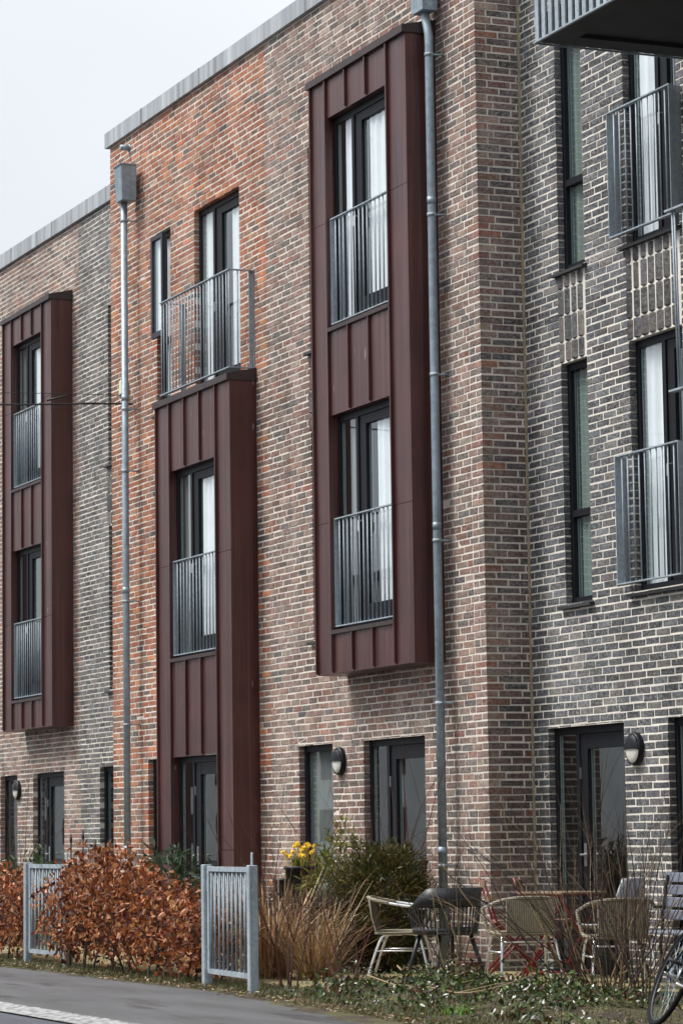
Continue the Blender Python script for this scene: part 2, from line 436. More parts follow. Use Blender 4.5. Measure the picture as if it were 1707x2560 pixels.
OFFS = (0.0, 0.25, 0.75, 0.5)
def cut(a, b, za, zb, openings):
    """pieces of the brick a..b x za..zb left outside the openings"""
    out = [(a, b, za, zb)]
    for (ox0, ox1, oz0, oz1) in openings:
        nxt = []
        for (p, q, r, s) in out:
            if q <= ox0 or p >= ox1 or s <= oz0+.012 or r >= oz1-.012: nxt.append((p, q, r, s)); continue
            if p < ox0: nxt.append((p, ox0, r, s))
            if q > ox1: nxt.append((ox1, q, r, s))
            m0, m1 = max(p, ox0), min(q, ox1)
            if s > oz1+.008: nxt.append((m0, m1, oz1+.004, s))
            if r < oz0-.014: nxt.append((m0, m1, r, oz0-.004))
        out = nxt
    return [p for p in out if p[1]-p[0] > .006 and p[3]-p[2] > .005]

def corner_dims(k): return ((.108, .228), (.228, .108), (.108, .168), (.228, .108))[k % 4]

def run_front(x0, x1, z1, openings, phase=0.0, corner_right=False):
    res = []
    for k in range(int(z1/CH)+1):
        za, zb = k*CH+.0062, (k+1)*CH-.0062
        if za > z1: break
        zb = min(zb, z1)
        if zb-za < .015: continue
        xr = x1
        if corner_right: xr = x1-corner_dims(k)[0]-JT
        off = OFFS[k % 4]*BL + phase
        i0 = math.floor((x0-off)/BL)-1; course = []
        x = off+i0*BL
        while x < xr:
            a, b = max(x+JT/2, x0), min(x+BL-JT/2, xr)
            if b-a > .02: course += cut(a, b, za, zb, openings)
            x += BL
        course.sort(); out = []
        for p in course:          # no slivers: a cut shorter than a third of a brick joins its neighbour
            if out and (p[1]-p[0] < .07 or out[-1][1]-out[-1][0] < .07) and p[0]-out[-1][1] < .03 and p[2:] == out[-1][2:]:
                out[-1] = (out[-1][0], p[1], p[2], p[3])
            else: out.append(p)
        for p in out:             # close up to the jambs
            for (ox0, ox1, oz0, oz1) in openings:
                if p[3] > oz0+.012 and p[2] < oz1-.012:
                    if 0 < ox0-p[1] < .022: p = (p[0], ox0, p[2], p[3])
                    if 0 < p[0]-ox1 < .022: p = (ox1, p[1], p[2], p[3])
            res.append(p)
    return res

def emit_bricks(house, wall, bricks, pal_of, mats, cap=300, seed=1):
    """bricks: (origin, ux, uy, sx, sy, sz) with ux along the face, uy into the wall; nearest `cap` become objects"""
    r = random.Random(seed)
    scored = []
    for bk in bricks:
        o = bk[0]; d = (Vector(o)-CAM).length
        hid = 1.0 if bk[6] else 0.0
        scored.append((hid, d/ math.sqrt(max(.05, bk[3]*bk[5]/.0135)), bk))
    scored.sort(key=lambda t: (t[0], t[1]))
    V, Fc, C, nv = [], [], [], 0
    cache = {}
    for i, (h, d, (o, ux, uy, sx, sy, sz, hid)) in enumerate(scored):
        dr = drift(o); col = tuple(c_*dr for c_ in pick(pal_of(o), r))
        if i < cap:
            key = (round(sx, 2), round(sy, 2), round(sz, 2), r.randrange(4), ux)
            if key not in cache:
                g = brick_geo(sx, sy, sz, r)
                vs = [(p[0]*ux[0]+p[1]*uy[0], p[0]*ux[1]+p[1]*uy[1], p[2]) for p in g]
                cache[key] = mesh_np('brick', np.array(vs), BRICK_F if ux[0] > .5 or ux[1] > .5 else BRICK_F[:, ::-1], mats[0])
            b = link('brick', cache[key], wall, loc=(o[0], o[1], o[2]))
            b.color = (*col, 1)
        else:
            g = brick_geo(sx, sy, sz, r)
            V += [(o[0]+p[0]*ux[0]+p[1]*uy[0], o[1]+p[0]*ux[1]+p[1]*uy[1], o[2]+p[2]) for p in g]
            Fc.append(BRICK_F+nv if ux[0] > .5 or ux[1] > .5 else BRICK_F[:, ::-1]+nv); nv += 12; C += [col]*12
    if V:
        me = mesh_np('brickwork', np.array(V), np.concatenate(Fc), mats[1], np.array(C))
        o = link('brickwork', me, wall); o['kind'] = 'stuff'

def wall_mesh(x0, x1, z1, Y, openings, mb=None, inset=.0030, rev=.16):
    mb = mb or MB()
    xs = sorted({x0, x1, *[min(max(v, x0), x1) for o in openings for v in o[:2]]})
    zs = sorted({-.3, z1, *[min(max(v, -.3), z1) for o in openings for v in o[2:]]})
    y = Y+inset
    for i in range(len(xs)-1):
        for j in range(len(zs)-1):
            cx, cz = (xs[i]+xs[i+1])/2, (zs[j]+zs[j+1])/2
            if any(o[0] < cx < o[1] and o[2] < cz < o[3] for o in openings): continue
            mb.quad((xs[i], y, zs[j]), (xs[i+1], y, zs[j]), (xs[i+1], y, zs[j+1]), (xs[i], y, zs[j+1]))
    for (a, b, c, d) in openings:
        e = .004
        mb.quad((a-e, y, c), (a-e, y, d), (a-e, y+rev, d), (a-e, y+rev, c))
        mb.quad((b+e, y, c), (b+e, y+rev, c), (b+e, y+rev, d), (b+e, y, d))
        mb.quad((a, y, d+e), (b, y, d+e), (b, y+rev, d+e), (a, y+rev, d+e))
        mb.quad((a, y, c-e), (a, y+rev, c-e), (b, y+rev, c-e), (b, y, c-e))
    return mb

# ------------------------------------------------------------------ the ground
struct('road', MB().quad((-400, -400, -.004), (300, -400, -.004), (300, -5.27, -.004), (-400, -5.27, -.004)), 'road')
struct('ground', MB().quad((-500, -500, -.35), (400, -500, -.35), (400, 400, -.35), (-500, 400, -.35)), 'soil')
mb = MB()
edge = [(-400, -3.08), (-8, -3.1), (-4.8, -3.10), (-3.4, -3.04), (-1.2, -3.07), (.9, -3.04), (1.6, -3.09), (2.3, -3.14), (4.0, -3.33), (5.6, -3.46), (7.5, -3.7), (10, -4.0), (30, -4.9)]
ee = []
for i in range(len(edge)-1):
    (xa, ya), (xb, yb) = edge[i], edge[i+1]
    n = 1 if xb-xa > 50 else max(2, int((xb-xa)/.12))
    for j in range(n):
        t = j/n; ee.append((xa+(xb-xa)*t, ya+(yb-ya)*t+(random.uniform(-.025, .025) if n > 1 else 0)))
ee.append(edge[-1])
for (xa, ya), (xb, yb) in zip(ee[:-1], ee[1:]):
    mb.quad((xa, -5.3, .004), (xb, -5.3, .004), (xb, yb, .004), (xa, ya, .004))
struct('path', mb, 'asphalt')
mb = MB()
mxs = np.arange(-60, 14, .05)
wob = np.cumsum(rng.normal(0, .006, len(mxs))); wob -= np.linspace(wob[0], wob[-1], len(mxs)); wob = np.clip(wob, -.03, .03)
for i in range(len(mxs)-1):
    e0, e1 = rng.uniform(-.02, .02, 2)
    a, b = mxs[i], mxs[i+1]
    mb.quad((a, -5.28+wob[i], .009), (b, -5.28+wob[i+1], .009), (b, -4.92+wob[i+1]+e1*.6, .009), (a, -4.92+wob[i]+e0*.6, .009))
struct('road_marking', mb, 'paint')

def gz(x, y):
    """height of the garden soil"""
    h = .012
    if y > -3.1: h += .012*math.sin(x*3.1)*math.sin(y*4.3)
    b = max(0, min(1, (x-1.9)/1.4))*max(0, min(1, (6.5-x)/.8))*math.exp(-((y+2.15)/.62)**2)
    return h+.13*b
gx = np.concatenate([np.arange(-24, -6, .6), np.arange(-6, 9, .15), np.arange(9, 30, .8)]); gy = np.arange(-5.1, 1.6, .15)
V = np.array([(x, y, gz(x, y)+rng.uniform(-.006, .006) if y > -3.0 - max(0, (x-1)*.16) else -.03) for y in gy for x in gx])
nx = len(gx)
F = np.array([(j*nx+i, j*nx+i+1, (j+1)*nx+i+1, (j+1)*nx+i) for j in range(len(gy)-1) for i in range(nx-1)])
o = link('garden_bed', mesh_np('garden_bed', V, F, 'soil', None, True)); o['kind'] = 'structure'

patio = struct('patio', MB().quad((-9.5, -2.36, .016), (5.2, -2.36, .016), (5.2, .5, .016), (-9.5, .5, .016)), 'soil')
slab_me = [MB().bbox(0, .388, 0, .388, 0, .05, .008).mesh('slab', 'slab') for _ in range(2)]
ns = 0
for i in range(36):
    for j in range(7):
        x, y = -9.4+i*.4, -2.34+j*.4
        if x > 2.1 and y < -1.6: continue
        if x > 3.8 or ns >= 300: continue
        ns += 1
        s = link('slab', slab_me[ns % 2], patio, loc=(x, y, -.012+random.uniform(-.004, .006)))
        s.rotation_euler = (random.uniform(-.008, .008), random.uniform(-.008, .008), random.uniform(-.006, .006))

# ------------------------------------------------------------------ building parts
def window(h, X0, X1, Z0, Z1, Y, side=None, transom=None, curtain=None, door=False, sill=True, fw=.055, name='window', stile=.12, open_top=False):
    mb = MB(); d = .075
    mb.box(X0, X0+fw, Y, Y+d, Z0, Z1); mb.box(X1-fw, X1, Y, Y+d, Z0, Z1)
    mb.box(X0+fw, X1-fw, Y+.001, Y+d, Z1-fw-.01, Z1); mb.box(X0+fw, X1-fw, Y+.001, Y+d, Z0, Z0+fw)
    a, b, c, e = X0+fw, X1-fw, Z0+fw, Z1-fw-.01
    ms = None
    if side: ms = a+side; mb.box(ms, ms+.06, Y-.002, Y+d, c, e)
    if transom: mb.box(a, b, Y-.001, Y+d, transom-.03, transom+.03)
    w = mb.build(name, 'frame', h)
    def pane(p, q, r, s, y):
        MB().quad((p, y, r), (q, y, r), (q, y, s), (p, y, s)).build('pane', 'glass', w)
        MB().box(p+.004, p+.016, y+.004, y+.016, r, s).box(p+.028, p+.036, y+.014, y+.024, r, s).build('glazing_spacer', 'spacer', w)
    def leaf(p, q, r, s, st, top, y):
        m = MB().box(p, p+st, y, y+.06, r, s).box(q-st*.7, q, y, y+.06, r, s).box(p+st, q-st*.7, y+.001, y+.06, s-top, s).box(p+st, q-st*.7, y+.001, y+.06, r, r+st)
        m.build('leaf_frame', 'frame', w)
        pane(p+st, q-st*.7, r+st, s-top, y+.03)
    if side:
        pane(a, ms, c, e, Y+.018)
        leaf(ms+.065, b-.004, c+.004, e-.004, stile, .13 if door else .085, Y+.012)
        if door:
            MB().tube([(ms+.12, Y-.045, 1.06), (ms+.23, Y-.045, 1.06)], .011, 8).tube([(ms+.12, Y+.02, 1.06), (ms+.12, Y-.045, 1.06)], .012, 8).box(ms+.098, ms+.142, Y+.004, Y+.016, .96, 1.16).build('door_handle', 'steel', w)
            MB().box(ms+.066, ms+.074, Y-.006, Y+.012, 1.72, 1.82).build('hinge', 'steel', w)
        else:
            MB().tube([(ms+.12, Y+.0, Z0+1.02), (ms+.12, Y-.04, Z0+1.02), (ms+.12, Y-.04, Z0+.92)], .011, 8).build('window_handle', 'steel', w)
    elif transom:
        pane(a, b, c, transom-.03, Y+.035)
        if open_top:
            y = Y-.15
            MB().quad((a, y+.06, transom+.03), (b-.01, y+.06, transom+.03), (b-.01, y+.06, e-.02), (a, y+.06, e-.02)).build('curtain', 'curtain', w)  # white sheet behind the open sash, standing in for its sky reflection
            MB().box(a-.02, a+.03, y, y+.05, transom+.02, e).box(b-.05, b, y, y+.05, transom+.02, e).box(a+.03, b-.05, y+.001, y+.05, e-.05, e).box(a+.03, b-.05, y+.001, y+.05, transom+.02, transom+.08).build('open_sash', 'frame_light', w)
            pane(a+.03, b-.05, transom+.08, e-.05, y+.025)
        else: pane(a, b, transom+.03, e, Y+.035)
    else: pane(a, b, c, e, Y+.035)
    y0, y1 = Y+.076, Y+.62  # shallow near-black box, its dark colour standing for the unlit room
    MB().quad((X0, y1, Z0), (X1, y1, Z0), (X1, y1, Z1), (X0, y1, Z1)).quad((X0, y0, Z0), (X0, y1, Z0), (X0, y1, Z1), (X0, y0, Z1)).quad((X1, y0, Z0), (X1, y1, Z0), (X1, y1, Z1), (X1, y0, Z1)).quad((X0, y0, Z1), (X1, y0, Z1), (X1, y1, Z1), (X0, y1, Z1)).quad((X0, y0, Z0), (X1, y0, Z0), (X1, y1, Z0), (X0, y1, Z0)).build('dark_backing', 'room', w)
    if curtain:
        segs = curtain if isinstance(curtain, list) else [(0, 1, curtain)]
        for (f0, f1, cm) in segs:
            p, q = X0+.03+(X1-X0-.06)*f0, X0+.03+(X1-X0-.06)*f1
            fl = 0.15 if cm == 'blind' else 1.0; n = max(6, int((q-p)/.025)); cm_b = MB(); ph = random.uniform(0, 6)
            pts = [(p+(q-p)*i/n, Y+.062+fl*(.012*math.sin(ph+i*1.15)+.008*math.sin(i*.53+ph))) for i in range(n+1)]
            for (xa, ya), (xb, yb) in zip(pts[:-1], pts[1:]): cm_b.quad((xa, ya, Z0+.02), (xb, yb, Z0+.02), (xb, yb, Z1-.05), (xa, ya, Z1-.05))
            cm_b.build('curtain', cm, w, True)
    if sill:
        MB().add([(X0-.07, Y-.115, Z0-.045), (X1+.04, Y-.115, Z0-.045), (X1+.04, Y+.03, Z0-.045), (X0-.07, Y+.03, Z0-.045),
                  (X0-.07, Y-.115, Z0-.02), (X1+.04, Y-.115, Z0-.02), (X1+.04, Y+.0, Z0-.002), (X0-.07, Y+.0, Z0-.002)],
                 [(0, 3, 2, 1), (4, 5, 6, 7), (0, 1, 5, 4), (1, 2, 6, 5), (2, 3, 7, 6), (3, 0, 4, 7)]).build('sill', 'sill', w)
    return w

BAR = {}
def bar_mesh(hh):
    k = round(hh, 3)
    if k not in BAR: BAR[k] = MB().tube([(0, 0, 0), (0, 0, hh)], .0075, 6).mesh('bar', 'galv', True)
    return BAR[k]
def railing(h, X0, X1, Z0, Z1, Y, plate=.075, bolts=True, returns=0, pitch=.1):
    mb = MB()
    mb.box(X0, X1, Y-.02, Y+.02, Z1-.012, Z1); mb.box(X0, X1, Y-.02, Y+.02, Z0, Z0+.012)
    if returns:
        for x in (X0, X1):
            s = 1 if x == X1 else -1
            xa, xb = (x-.04, x) if s > 0 else (x, x+.04)
            mb.box(xa, xb, Y+.02, Y+returns, Z1-.0125, Z1-.0005); mb.box(xa, xb, Y+.02, Y+returns, Z0+.0005, Z0+.0115)
            mb.box(xa, xb, Y+returns-.008, Y+returns-.001, Z0+.012, Z1-.013)
            mb.box(xa+.005, xb-.03, Y+returns-.05, Y+returns-.009, Z0+.012, Z1-.013)
    else:
        for x in (X0, X1-.008):
            mb.box(x, x+.008, Y-.0195, Y+plate, Z0+.0121, Z1-.0121)
            if bolts:
                for z in (Z0+.09, (Z0+Z1)/2, Z1-.09): mb.tube([(x+.007, Y+.035, z), (x+.016, Y+.035, z)], .011, 6)
    r = mb.build('railing', 'galv', h)
    bm = bar_mesh(Z1-Z0-.022)
    n = int(round((X1-X0)/pitch))
    for i in range(1, n): link('bar', bm, r, loc=(X0+(X1-X0)*i/n, Y, Z0+.011))
    if returns:
        for x in (X0+.02, X1-.02):
            m = max(1, int(returns/.1)-1)
            for j in range(1, m+1): link('bar', bm, r, loc=(x, Y+j*.1, Z0+.011))
        for x in (X0+.02, X1-.02): link('bar', bm, r, loc=(x, Y, Z0+.011))
    return r

def bay(h, X0, X1, Z0, Z1, Yw, D, op, windows, joints, seams, curtains):
    """metal-clad bay: op=(xl,xr), windows=[(z0,z1,door)], front at Yw-D"""
    F = Yw-D; xl, xr = op
    mb = MB()
    mb.quad((X1, F, Z0), (X1, Yw+.02, Z0), (X1, Yw+.02, Z1), (X1, F, Z1)); mb.quad((X0, F, Z0), (X0, F, Z1), (X0, Yw+.02, Z1), (X0, Yw+.02, Z0))
    mb.quad((X0, F, Z0), (X0, Yw+.02, Z0), (X1, Yw+.02, Z0), (X1, F, Z0)); mb.quad((X0, F+.05, Z1), (X1, F+.05, Z1), (X1, Yw+.02, Z1), (X0, Yw+.02, Z1))
    for (a, b, _) in windows:
        mb.quad((xl, F, a), (xl, F, b), (xl, F+.10, b), (xl, F+.10, a)); mb.quad((xr, F, a), (xr, F+.10, a), (xr, F+.10, b), (xr, F, b))
        mb.quad((xl, F, b), (xr, F, b), (xr, F+.10, b), (xl, F+.10, b)); mb.quad((xl, F, a), (xl, F+.10, a), (xr, F+.10, a), (xr, F, a))
    b = mb.build('bay', 'clad', h)
    def panel(p, q, r, s):
        g = .0025
        # slightly pillowed sheet between two seams
        n = 6; m = 5; vs = []; bulge = random.uniform(.001, .0045)
        for j in range(m+1):
            for i in range(n+1):
                u, v = i/n, j/m
                vs.append((p+g+(q-p-2*g)*u, F-.004-bulge*math.sin(math.pi*u)*min(1, 6*v*(1-v)+.25), r+g+(s-r-2*g)*v))
        fs = [(j*(n+1)+i, j*(n+1)+i+1, (j+1)*(n+1)+i+1, (j+1)*(n+1)+i) for j in range(m) for i in range(n)]
        vb = len(vs); vs += [(x_, y_, z_) for y_ in (F-.004, F+.01) for (x_, z_) in ((p+g, r+g), (q-g, r+g), (q-g, s-g), (p+g, s-g))]
        fs += [(vb+i_, vb+(i_+1) % 4, vb+4+(i_+1) % 4, vb+4+i_) for i_ in range(4)]
        po = MB().add(vs, fs).build('cladding_panel', 'clad', b)
        po.data.polygons.foreach_set('use_smooth', [k_ < n*m for k_ in range(len(fs))])
    zj = [Z0]+joints+[Z1]
    for i in range(len(zj)-1):
        panel(X0, xl, zj[i], zj[i+1]); panel(xr, X1, zj[i], zj[i+1])
    edges = [Z0]+[v for w_ in windows for v in w_[:2]]+[Z1]
    sx = [xl]+seams+[xr]
    def seam(x, r, s):
        bt = .03 if r > .05 else 0
        MB().add([(x-.011, F+.002, r), (x+.011, F+.002, r), (x+.011, F-.032, r+bt), (x-.011, F-.032, r+bt), (x-.011, F+.002, s), (x+.011, F+.002, s), (x+.011, F-.032, s), (x-.011, F-.032, s)],
                 [(0, 3, 2, 1), (4, 5, 6, 7), (0, 1, 5, 4), (1, 2, 6, 5), (2, 3, 7, 6), (3, 0, 4, 7)]).build('standing_seam', 'clad', b)
    for i in range(0, len(edges), 2):
        if edges[i+1]-edges[i] < .06: continue
        for a, c in zip(sx[:-1], sx[1:]): panel(a, c, edges[i], edges[i+1])
        for x in seams: seam(x, edges[i]+.001, edges[i+1]-.045 if i+2 < len(edges) else edges[i+1])
    for x in (X0+.012, xl-.012, xr+.012): seam(x, Z0+.001, Z1)
    MB().add([(X0-.05, F-.045, Z1-.01), (X1+.018, F-.045, Z1-.01), (X1+.018, Yw, Z1-.01), (X0-.05, Yw, Z1-.01),
              (X0-.05, F-.045, Z1+.06), (X1+.018, F-.045, Z1+.06), (X1+.018, Yw, Z1+.135), (X0-.05, Yw, Z1+.135)],
             [(0, 3, 2, 1), (4, 5, 6, 7), (0, 1, 5, 4), (1, 2, 6, 5), (2, 3, 7, 6), (3, 0, 4, 7)]).build('cap_flashing', 'clad_dark', b)
    for k, (a, c, dr) in enumerate(windows):
        window(h, xl+.002, xr-.002, a+.002, c-.002, F+.068, side=.39, door=dr, sill=False, curtain=curtains[k], stile=.15, name='door' if dr else 'window')
        if not dr:
            MB().box(xl-.004, xr+.004, F-.034, F+.10, a-.042, a-.002).build('window_ledge', 'clad_dark', b)
            railing(h, xl+.012, xr-.012, a+.03, a+1.10, F+.025)
    return b

def soldiers(h, wall, X0, X1, Z0, Z1, Y, pal, mats):
    n = max(1, round((X1-X0)/.125)); w = (X1-X0)/n
    rows = []; z = Z1
    first = .155
    z = Z0; rows.append((Z0, Z0+.17)); z = Z0+.182
    while z+.05 < Z1: rows.append((z, min(z+.228, Z1))); z += .24
    r = random.Random(int(X0*100)); a = R_(22)
    for i in range(n):
        for (za, zb) in rows:
            mb = MB().bbox(-(w-.004)/2, (w-.004)/2, -.012, .10, 0, zb-za, .009)
            me = mb.mesh('brick', mats[0])
            b = link('brick', me, wall, loc=(X0+(i+.5)*w, Y+r.uniform(-.006, .006)+.008, za))
            b.rotation_euler = (0, 0, a+r.uniform(-.06, .06)); b.color = (*pick(pal, r), 1)

def house(name, label, x0, x1, z1, Y, pal_of, openings, panels, mats, mort, seed, hidden, corner=False, phase=0., copz=(9.82, 10.01), cap=300):
    h = thing(name, label, 'house', ((x0+x1)/2, Y, 0), world=True)
    mbw = wall_mesh(x0, x1, z1, Y, openings)
    if corner:      # the stepped-back return at the right-hand end
        mbw.quad((x1-.0035, Y+.0035, -.3), (x1-.0035, Y+.47, -.3), (x1-.0035, Y+.47, z1), (x1-.0035, Y+.0035, z1))
    w = mbw.build('wall', mort, h)
    ex = openings+panels
    br = []
    for (a, b, za, zb) in run_front(x0, x1, z1, ex, phase, corner):
        hid = hidden(a, za)
        br.append(((a, Y+random.uniform(-.0015, .0015), za), (1, 0, 0), (0, 1, 0), b-a, .095, zb-za, hid))
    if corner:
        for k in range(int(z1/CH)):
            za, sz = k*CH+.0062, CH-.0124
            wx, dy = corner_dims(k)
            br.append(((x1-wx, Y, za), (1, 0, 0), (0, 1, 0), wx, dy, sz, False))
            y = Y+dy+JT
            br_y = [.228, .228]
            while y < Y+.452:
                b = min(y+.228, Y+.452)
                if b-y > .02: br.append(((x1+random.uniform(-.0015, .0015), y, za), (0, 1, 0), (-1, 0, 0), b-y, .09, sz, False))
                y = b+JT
    emit_bricks(h, w, br, pal_of, mats, cap, seed)
    for (a, b, c, d) in panels: soldiers(h, w, a, b, c, d, Y, 'shade' if 'grey' not in mort else 'greybrown', mats)
    c = MB().box(x0-(.08 if x0 == -10.46 else -.001), x1, Y-.045, Y+.5, copz[0], copz[1])
    co = c.build('coping', 'coping', h)
    xx = x0+1.3
    while xx < x1-.3:
        MB().box(xx-.012, xx+.012, Y-.050, Y-.044, copz[0]-.001, copz[1]+.004).build('coping_joint', 'coping', co); xx += 2.0
    MB().quad((x0, Y+.3, copz[0]+.05), (x1, Y+.3, copz[0]+.05), (x1, Y+9, copz[0]+.05), (x0, Y+9, copz[0]+.05)).build('roof', 'roof', h)
    return h, w

MO_ = ('brick_obj_orange', 'brick_all_orange'); MB_ = ('brick_obj', 'brick_all'); MG_ = ('brick_obj_grey', 'brick_all_grey')
DB = .305
never = lambda a, z: False
YL = .93
def behind(xl, xr, z0, z1): return lambda a, z: xl-.75 < a < xr and z0 < z < z1

# ---- left house, brown brick, with a bay
op0 = [(-17.15, -14.94, 2.87, 8.70), (-16.80, -15.35, .02, 2.20), (-18.42, -17.57, .15, 2.20)]
h0, w0 = house('brick_house', 'brown brick house at the left edge with a rust-red metal bay', -21, -14.6, 9.80, YL, lambda o: 'brown', op0, [], MB_, 'mortar', 11,
               lambda a, z: a < -18.6 or behind(-17.2, -14.9, 2.6, 8.9)(a, z) or z < .9, copz=(9.775, 9.985))
bay(h0, -17.19, -14.90, 2.80, 8.73, YL, DB, (-16.74, -15.30), [(3.23, 5.36, 0), (6.25, 8.34, 0)], [4.32, 7.38], [-16.26, -15.78], [None, [(.0, .35, 'blind'), (.55, 1, 'curtain')]])
window(h0, -16.80, -15.35, .02, 2.20, YL+.07, side=.36, door=True, sill=False, name='door', curtain=None)
window(h0, -18.42, -17.57, .15, 2.20, YL+.07)
# ---- left grey house, half hidden behind the orange one
op1 = [(-13.36, -12.86, 6.23, 8.38), (-13.36, -12.86, 3.22, 5.40), (-13.79, -12.9, .15, 2.21)]
h1, w1 = house('brick_house', 'grey brick house showing as a narrow strip left of the orange house', -14.6, -10.45, 9.80, YL, lambda o: 'greybrown', op1, [(-13.36, -12.86, 5.41, 6.17)], MG_, 'mortar_grey', 12,
               lambda a, z: a > -13.3 or z < .9, phase=.07, copz=(9.775, 9.985))
for (a, b) in ((6.23, 8.38), (3.22, 5.40)): window(h1, -13.36, -12.86, a, b, YL+.065, transom=a+.85)
window(h1, -13.79, -12.9, .15, 2.21, YL+.065)
# ---- orange house
op2 = [(-8.77, -8.27, 6.23, 8.40), (-8.77, -8.27, 3.25, 5.40), (-7.47, -6.03, 6.23, 8.41), (-7.88, -5.61, -.2, 6.14), (-9.18, -8.28, .15, 2.18)]
def pal2(o):
    x, z = o[0], o[2]
    if z < 6.2 and x > -8 and random.random() < .55: return 'brown'
    if z < 2.6 and random.random() < .3: return 'brown'
    return 'orange'
h2, w2 = house('brick_house', 'orange-red brick house whose metal bay reaches the ground under a small balcony', -10.46, -5.247, 9.84, 0, pal2, op2, [(-8.77, -8.27, 5.41, 6.18)], MO_, 'mortar', 13,
               lambda a, z: (behind(-7.9, -5.6, 0, 6.2)(a, z)) or z < .9, phase=.03)
MB().quad((-10.455, .006, -.3), (-10.455, 1.2, -.3), (-10.455, 1.2, 9.83), (-10.455, .006, 9.83)).build('end_wall', 'mortar', h2)
bay(h2, -7.92, -5.57, -.02, 6.17, 0, DB, (-7.45, -5.99), [(.0, 2.15, 1), (3.26, 5.38, 0)], [1.12, 4.32], [-6.97, -6.48], [None, [(.0, .42, 'blind'), (.5, 1, 'curtain')]])
railing(h2, -7.82, -5.60, 6.30, 7.385, -.285, returns=.284)
window(h2, -7.47, -6.03, 6.23, 8.41, .065, side=.40, curtain=[(0, .42, 'curtain'), (.62, 1, 'curtain')], stile=.18)
window(h2, -8.77, -8.27, 6.23, 8.40, .065, transom=7.1, curtain='curtain', open_top=True)
window(h2, -8.77, -8.27, 3.25, 5.40, .065, transom=4.1)
window(h2, -9.18, -8.28, .15, 2.18, .065)
# ---- brown house with the tall bay
op3 = [(-4.04, -3.54, 6.25, 8.40), (-4.04, -3.54, 3.25, 5.40), (-4.48, -3.58, .15, 2.18), (-2.80, -1.355, .02, 2.18), (-3.15, -.90, 2.88, 8.75)]
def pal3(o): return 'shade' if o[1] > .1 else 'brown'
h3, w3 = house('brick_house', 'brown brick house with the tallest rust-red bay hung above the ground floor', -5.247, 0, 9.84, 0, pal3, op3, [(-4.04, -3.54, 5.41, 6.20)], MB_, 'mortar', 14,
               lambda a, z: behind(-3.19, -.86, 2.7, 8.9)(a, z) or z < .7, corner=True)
bay(h3, -3.19, -.862, 2.83, 8.785, 0, DB, (-2.77, -1.287), [(3.26, 5.38, 0), (6.26, 8.38, 0)], [4.33, 7.335], [-2.278, -1.78], [[(.12, .42, 'blind'), (.55, 1, 'curtain')], [(.1, .42, 'curtain'), (.5, 1, 'curtain')]])
for (a, b) in ((6.25, 8.40), (3.25, 5.40)): window(h3, -4.04, -3.54, a, b, .065, transom=a+.85, curtain='curtain')
window(h3, -4.48, -3.58, .15, 2.18, .065, curtain='blind')
window(h3, -2.80, -1.355, .02, 2.18, .065, side=.37, door=True, sill=False, name='door', curtain=None)
# ---- grey house on the right, set back
YG = .455
op4 = [(.69, 1.19, 6.24, 8.40), (.69, 1.19, 3.26, 5.405), (1.955, 2.87, 6.25, 8.40), (1.955, 2.87, 3.27, 5.41), (.29, 1.705, .02, 2.18), (2.46, 3.9, .02, 2.185)]
h4, w4 = house('brick_house', 'set-back blue-grey brick house at the right edge with two juliet railings', .0, 5.4, 9.84, YG, lambda o: 'grey', op4, [(.69, 1.19, 5.415, 6.19), (1.955, 2.87, 5.42, 6.20)], MG_, 'mortar_grey', 15,
               lambda a, z: a > 3.05 or z > 8.35 or z < .7, phase=.02)
for (a, b) in ((6.24, 8.40), (3.26, 5.405)): window(h4, .69, 1.19, a, b, YG+.065, transom=a+.80, curtain='green_reflection')  # green-grey sheets stand in for the reflection in these panes
for (a, b) in ((6.25, 8.40), (3.27, 5.41)):
    window(h4, 1.955, 2.87, a, b, YG+.065, side=.40, curtain=[(0, .50, 'curtain'), (.9, 1, 'curtain')])
    railing(h4, 1.87, 2.96, a+.06, a+1.16, YG-.10, plate=.095, bolts=False)
window(h4, .29, 1.705, .02, 2.18, YG+.065, side=.36, door=True, sill=False, name='door', curtain=None)
window(h4, 2.46, 3.9, .02, 2.185, YG+.065, side=.36, door=True, sill=False, name='door', curtain=None)
MB().box(-.004, .012, YG-.02, YG+.002, 0, 9.8).build('movement_joint', 'stone', h4)

# ------------------------------------------------------------------ balcony above the grey house and the railing beside it
BX, BY, BZ = 3.258, -1.045, 7.535
bal = thing('balcony', 'dark slab balcony with galvanised slats cut off by the top right corner', 'balcony', (BX, BY, BZ))
mb = MB().box(.02, 4.2, .02, .26, .01, .22).box(.02, .26, .26, 1.5, .01, .22).box(.26, 4.2, .26, 1.5, .045, .22)
mb.build('slab', 'concrete_dark', bal)
MB().box(0, 4.2, -.012, .012, 0, .014).box(-.012, .0, .012, 1.5, 0, .014).build('edge_strip', 'galv', bal)
sl1 = MB().box(0, .062, 0, .006, 0, 1.25).mesh('slat', 'galv'); sl2 = MB().tube([(0, 0, 0), (0, 0, 1.25)], .008, 6).mesh('slat', 'galv', True)
for i in range(36): link('slat', sl1, bal, loc=(.02+i*.115, -.004, .016)); link('slat', sl2, bal, loc=(.098+i*.115, .0, .016))
sl3 = MB().box(0, .006, 0, .062, 0, 1.25).mesh('slat', 'galv')
for i in range(12): link('slat', sl3, bal, loc=(-.003, .05+i*.118, .016))
MB().box(-.02, 4.2, -.03, .03, 1.27, 1.285).build('handrail', 'galv', bal)
for x in (.0, 1.4, 2.8): MB().box(x, x+.05, .014, .06, .2, 1.27).build('post', 'galv', bal)
br = thing('balcony_railing', 'slim galvanised railing end reaching in from the right edge before the grey house', 'railing', (5.27, -1.0, 4.43))
MB().box(-.02, 1.6, -.03, .03, 1.33, 1.345).build('handrail', 'galv', br)
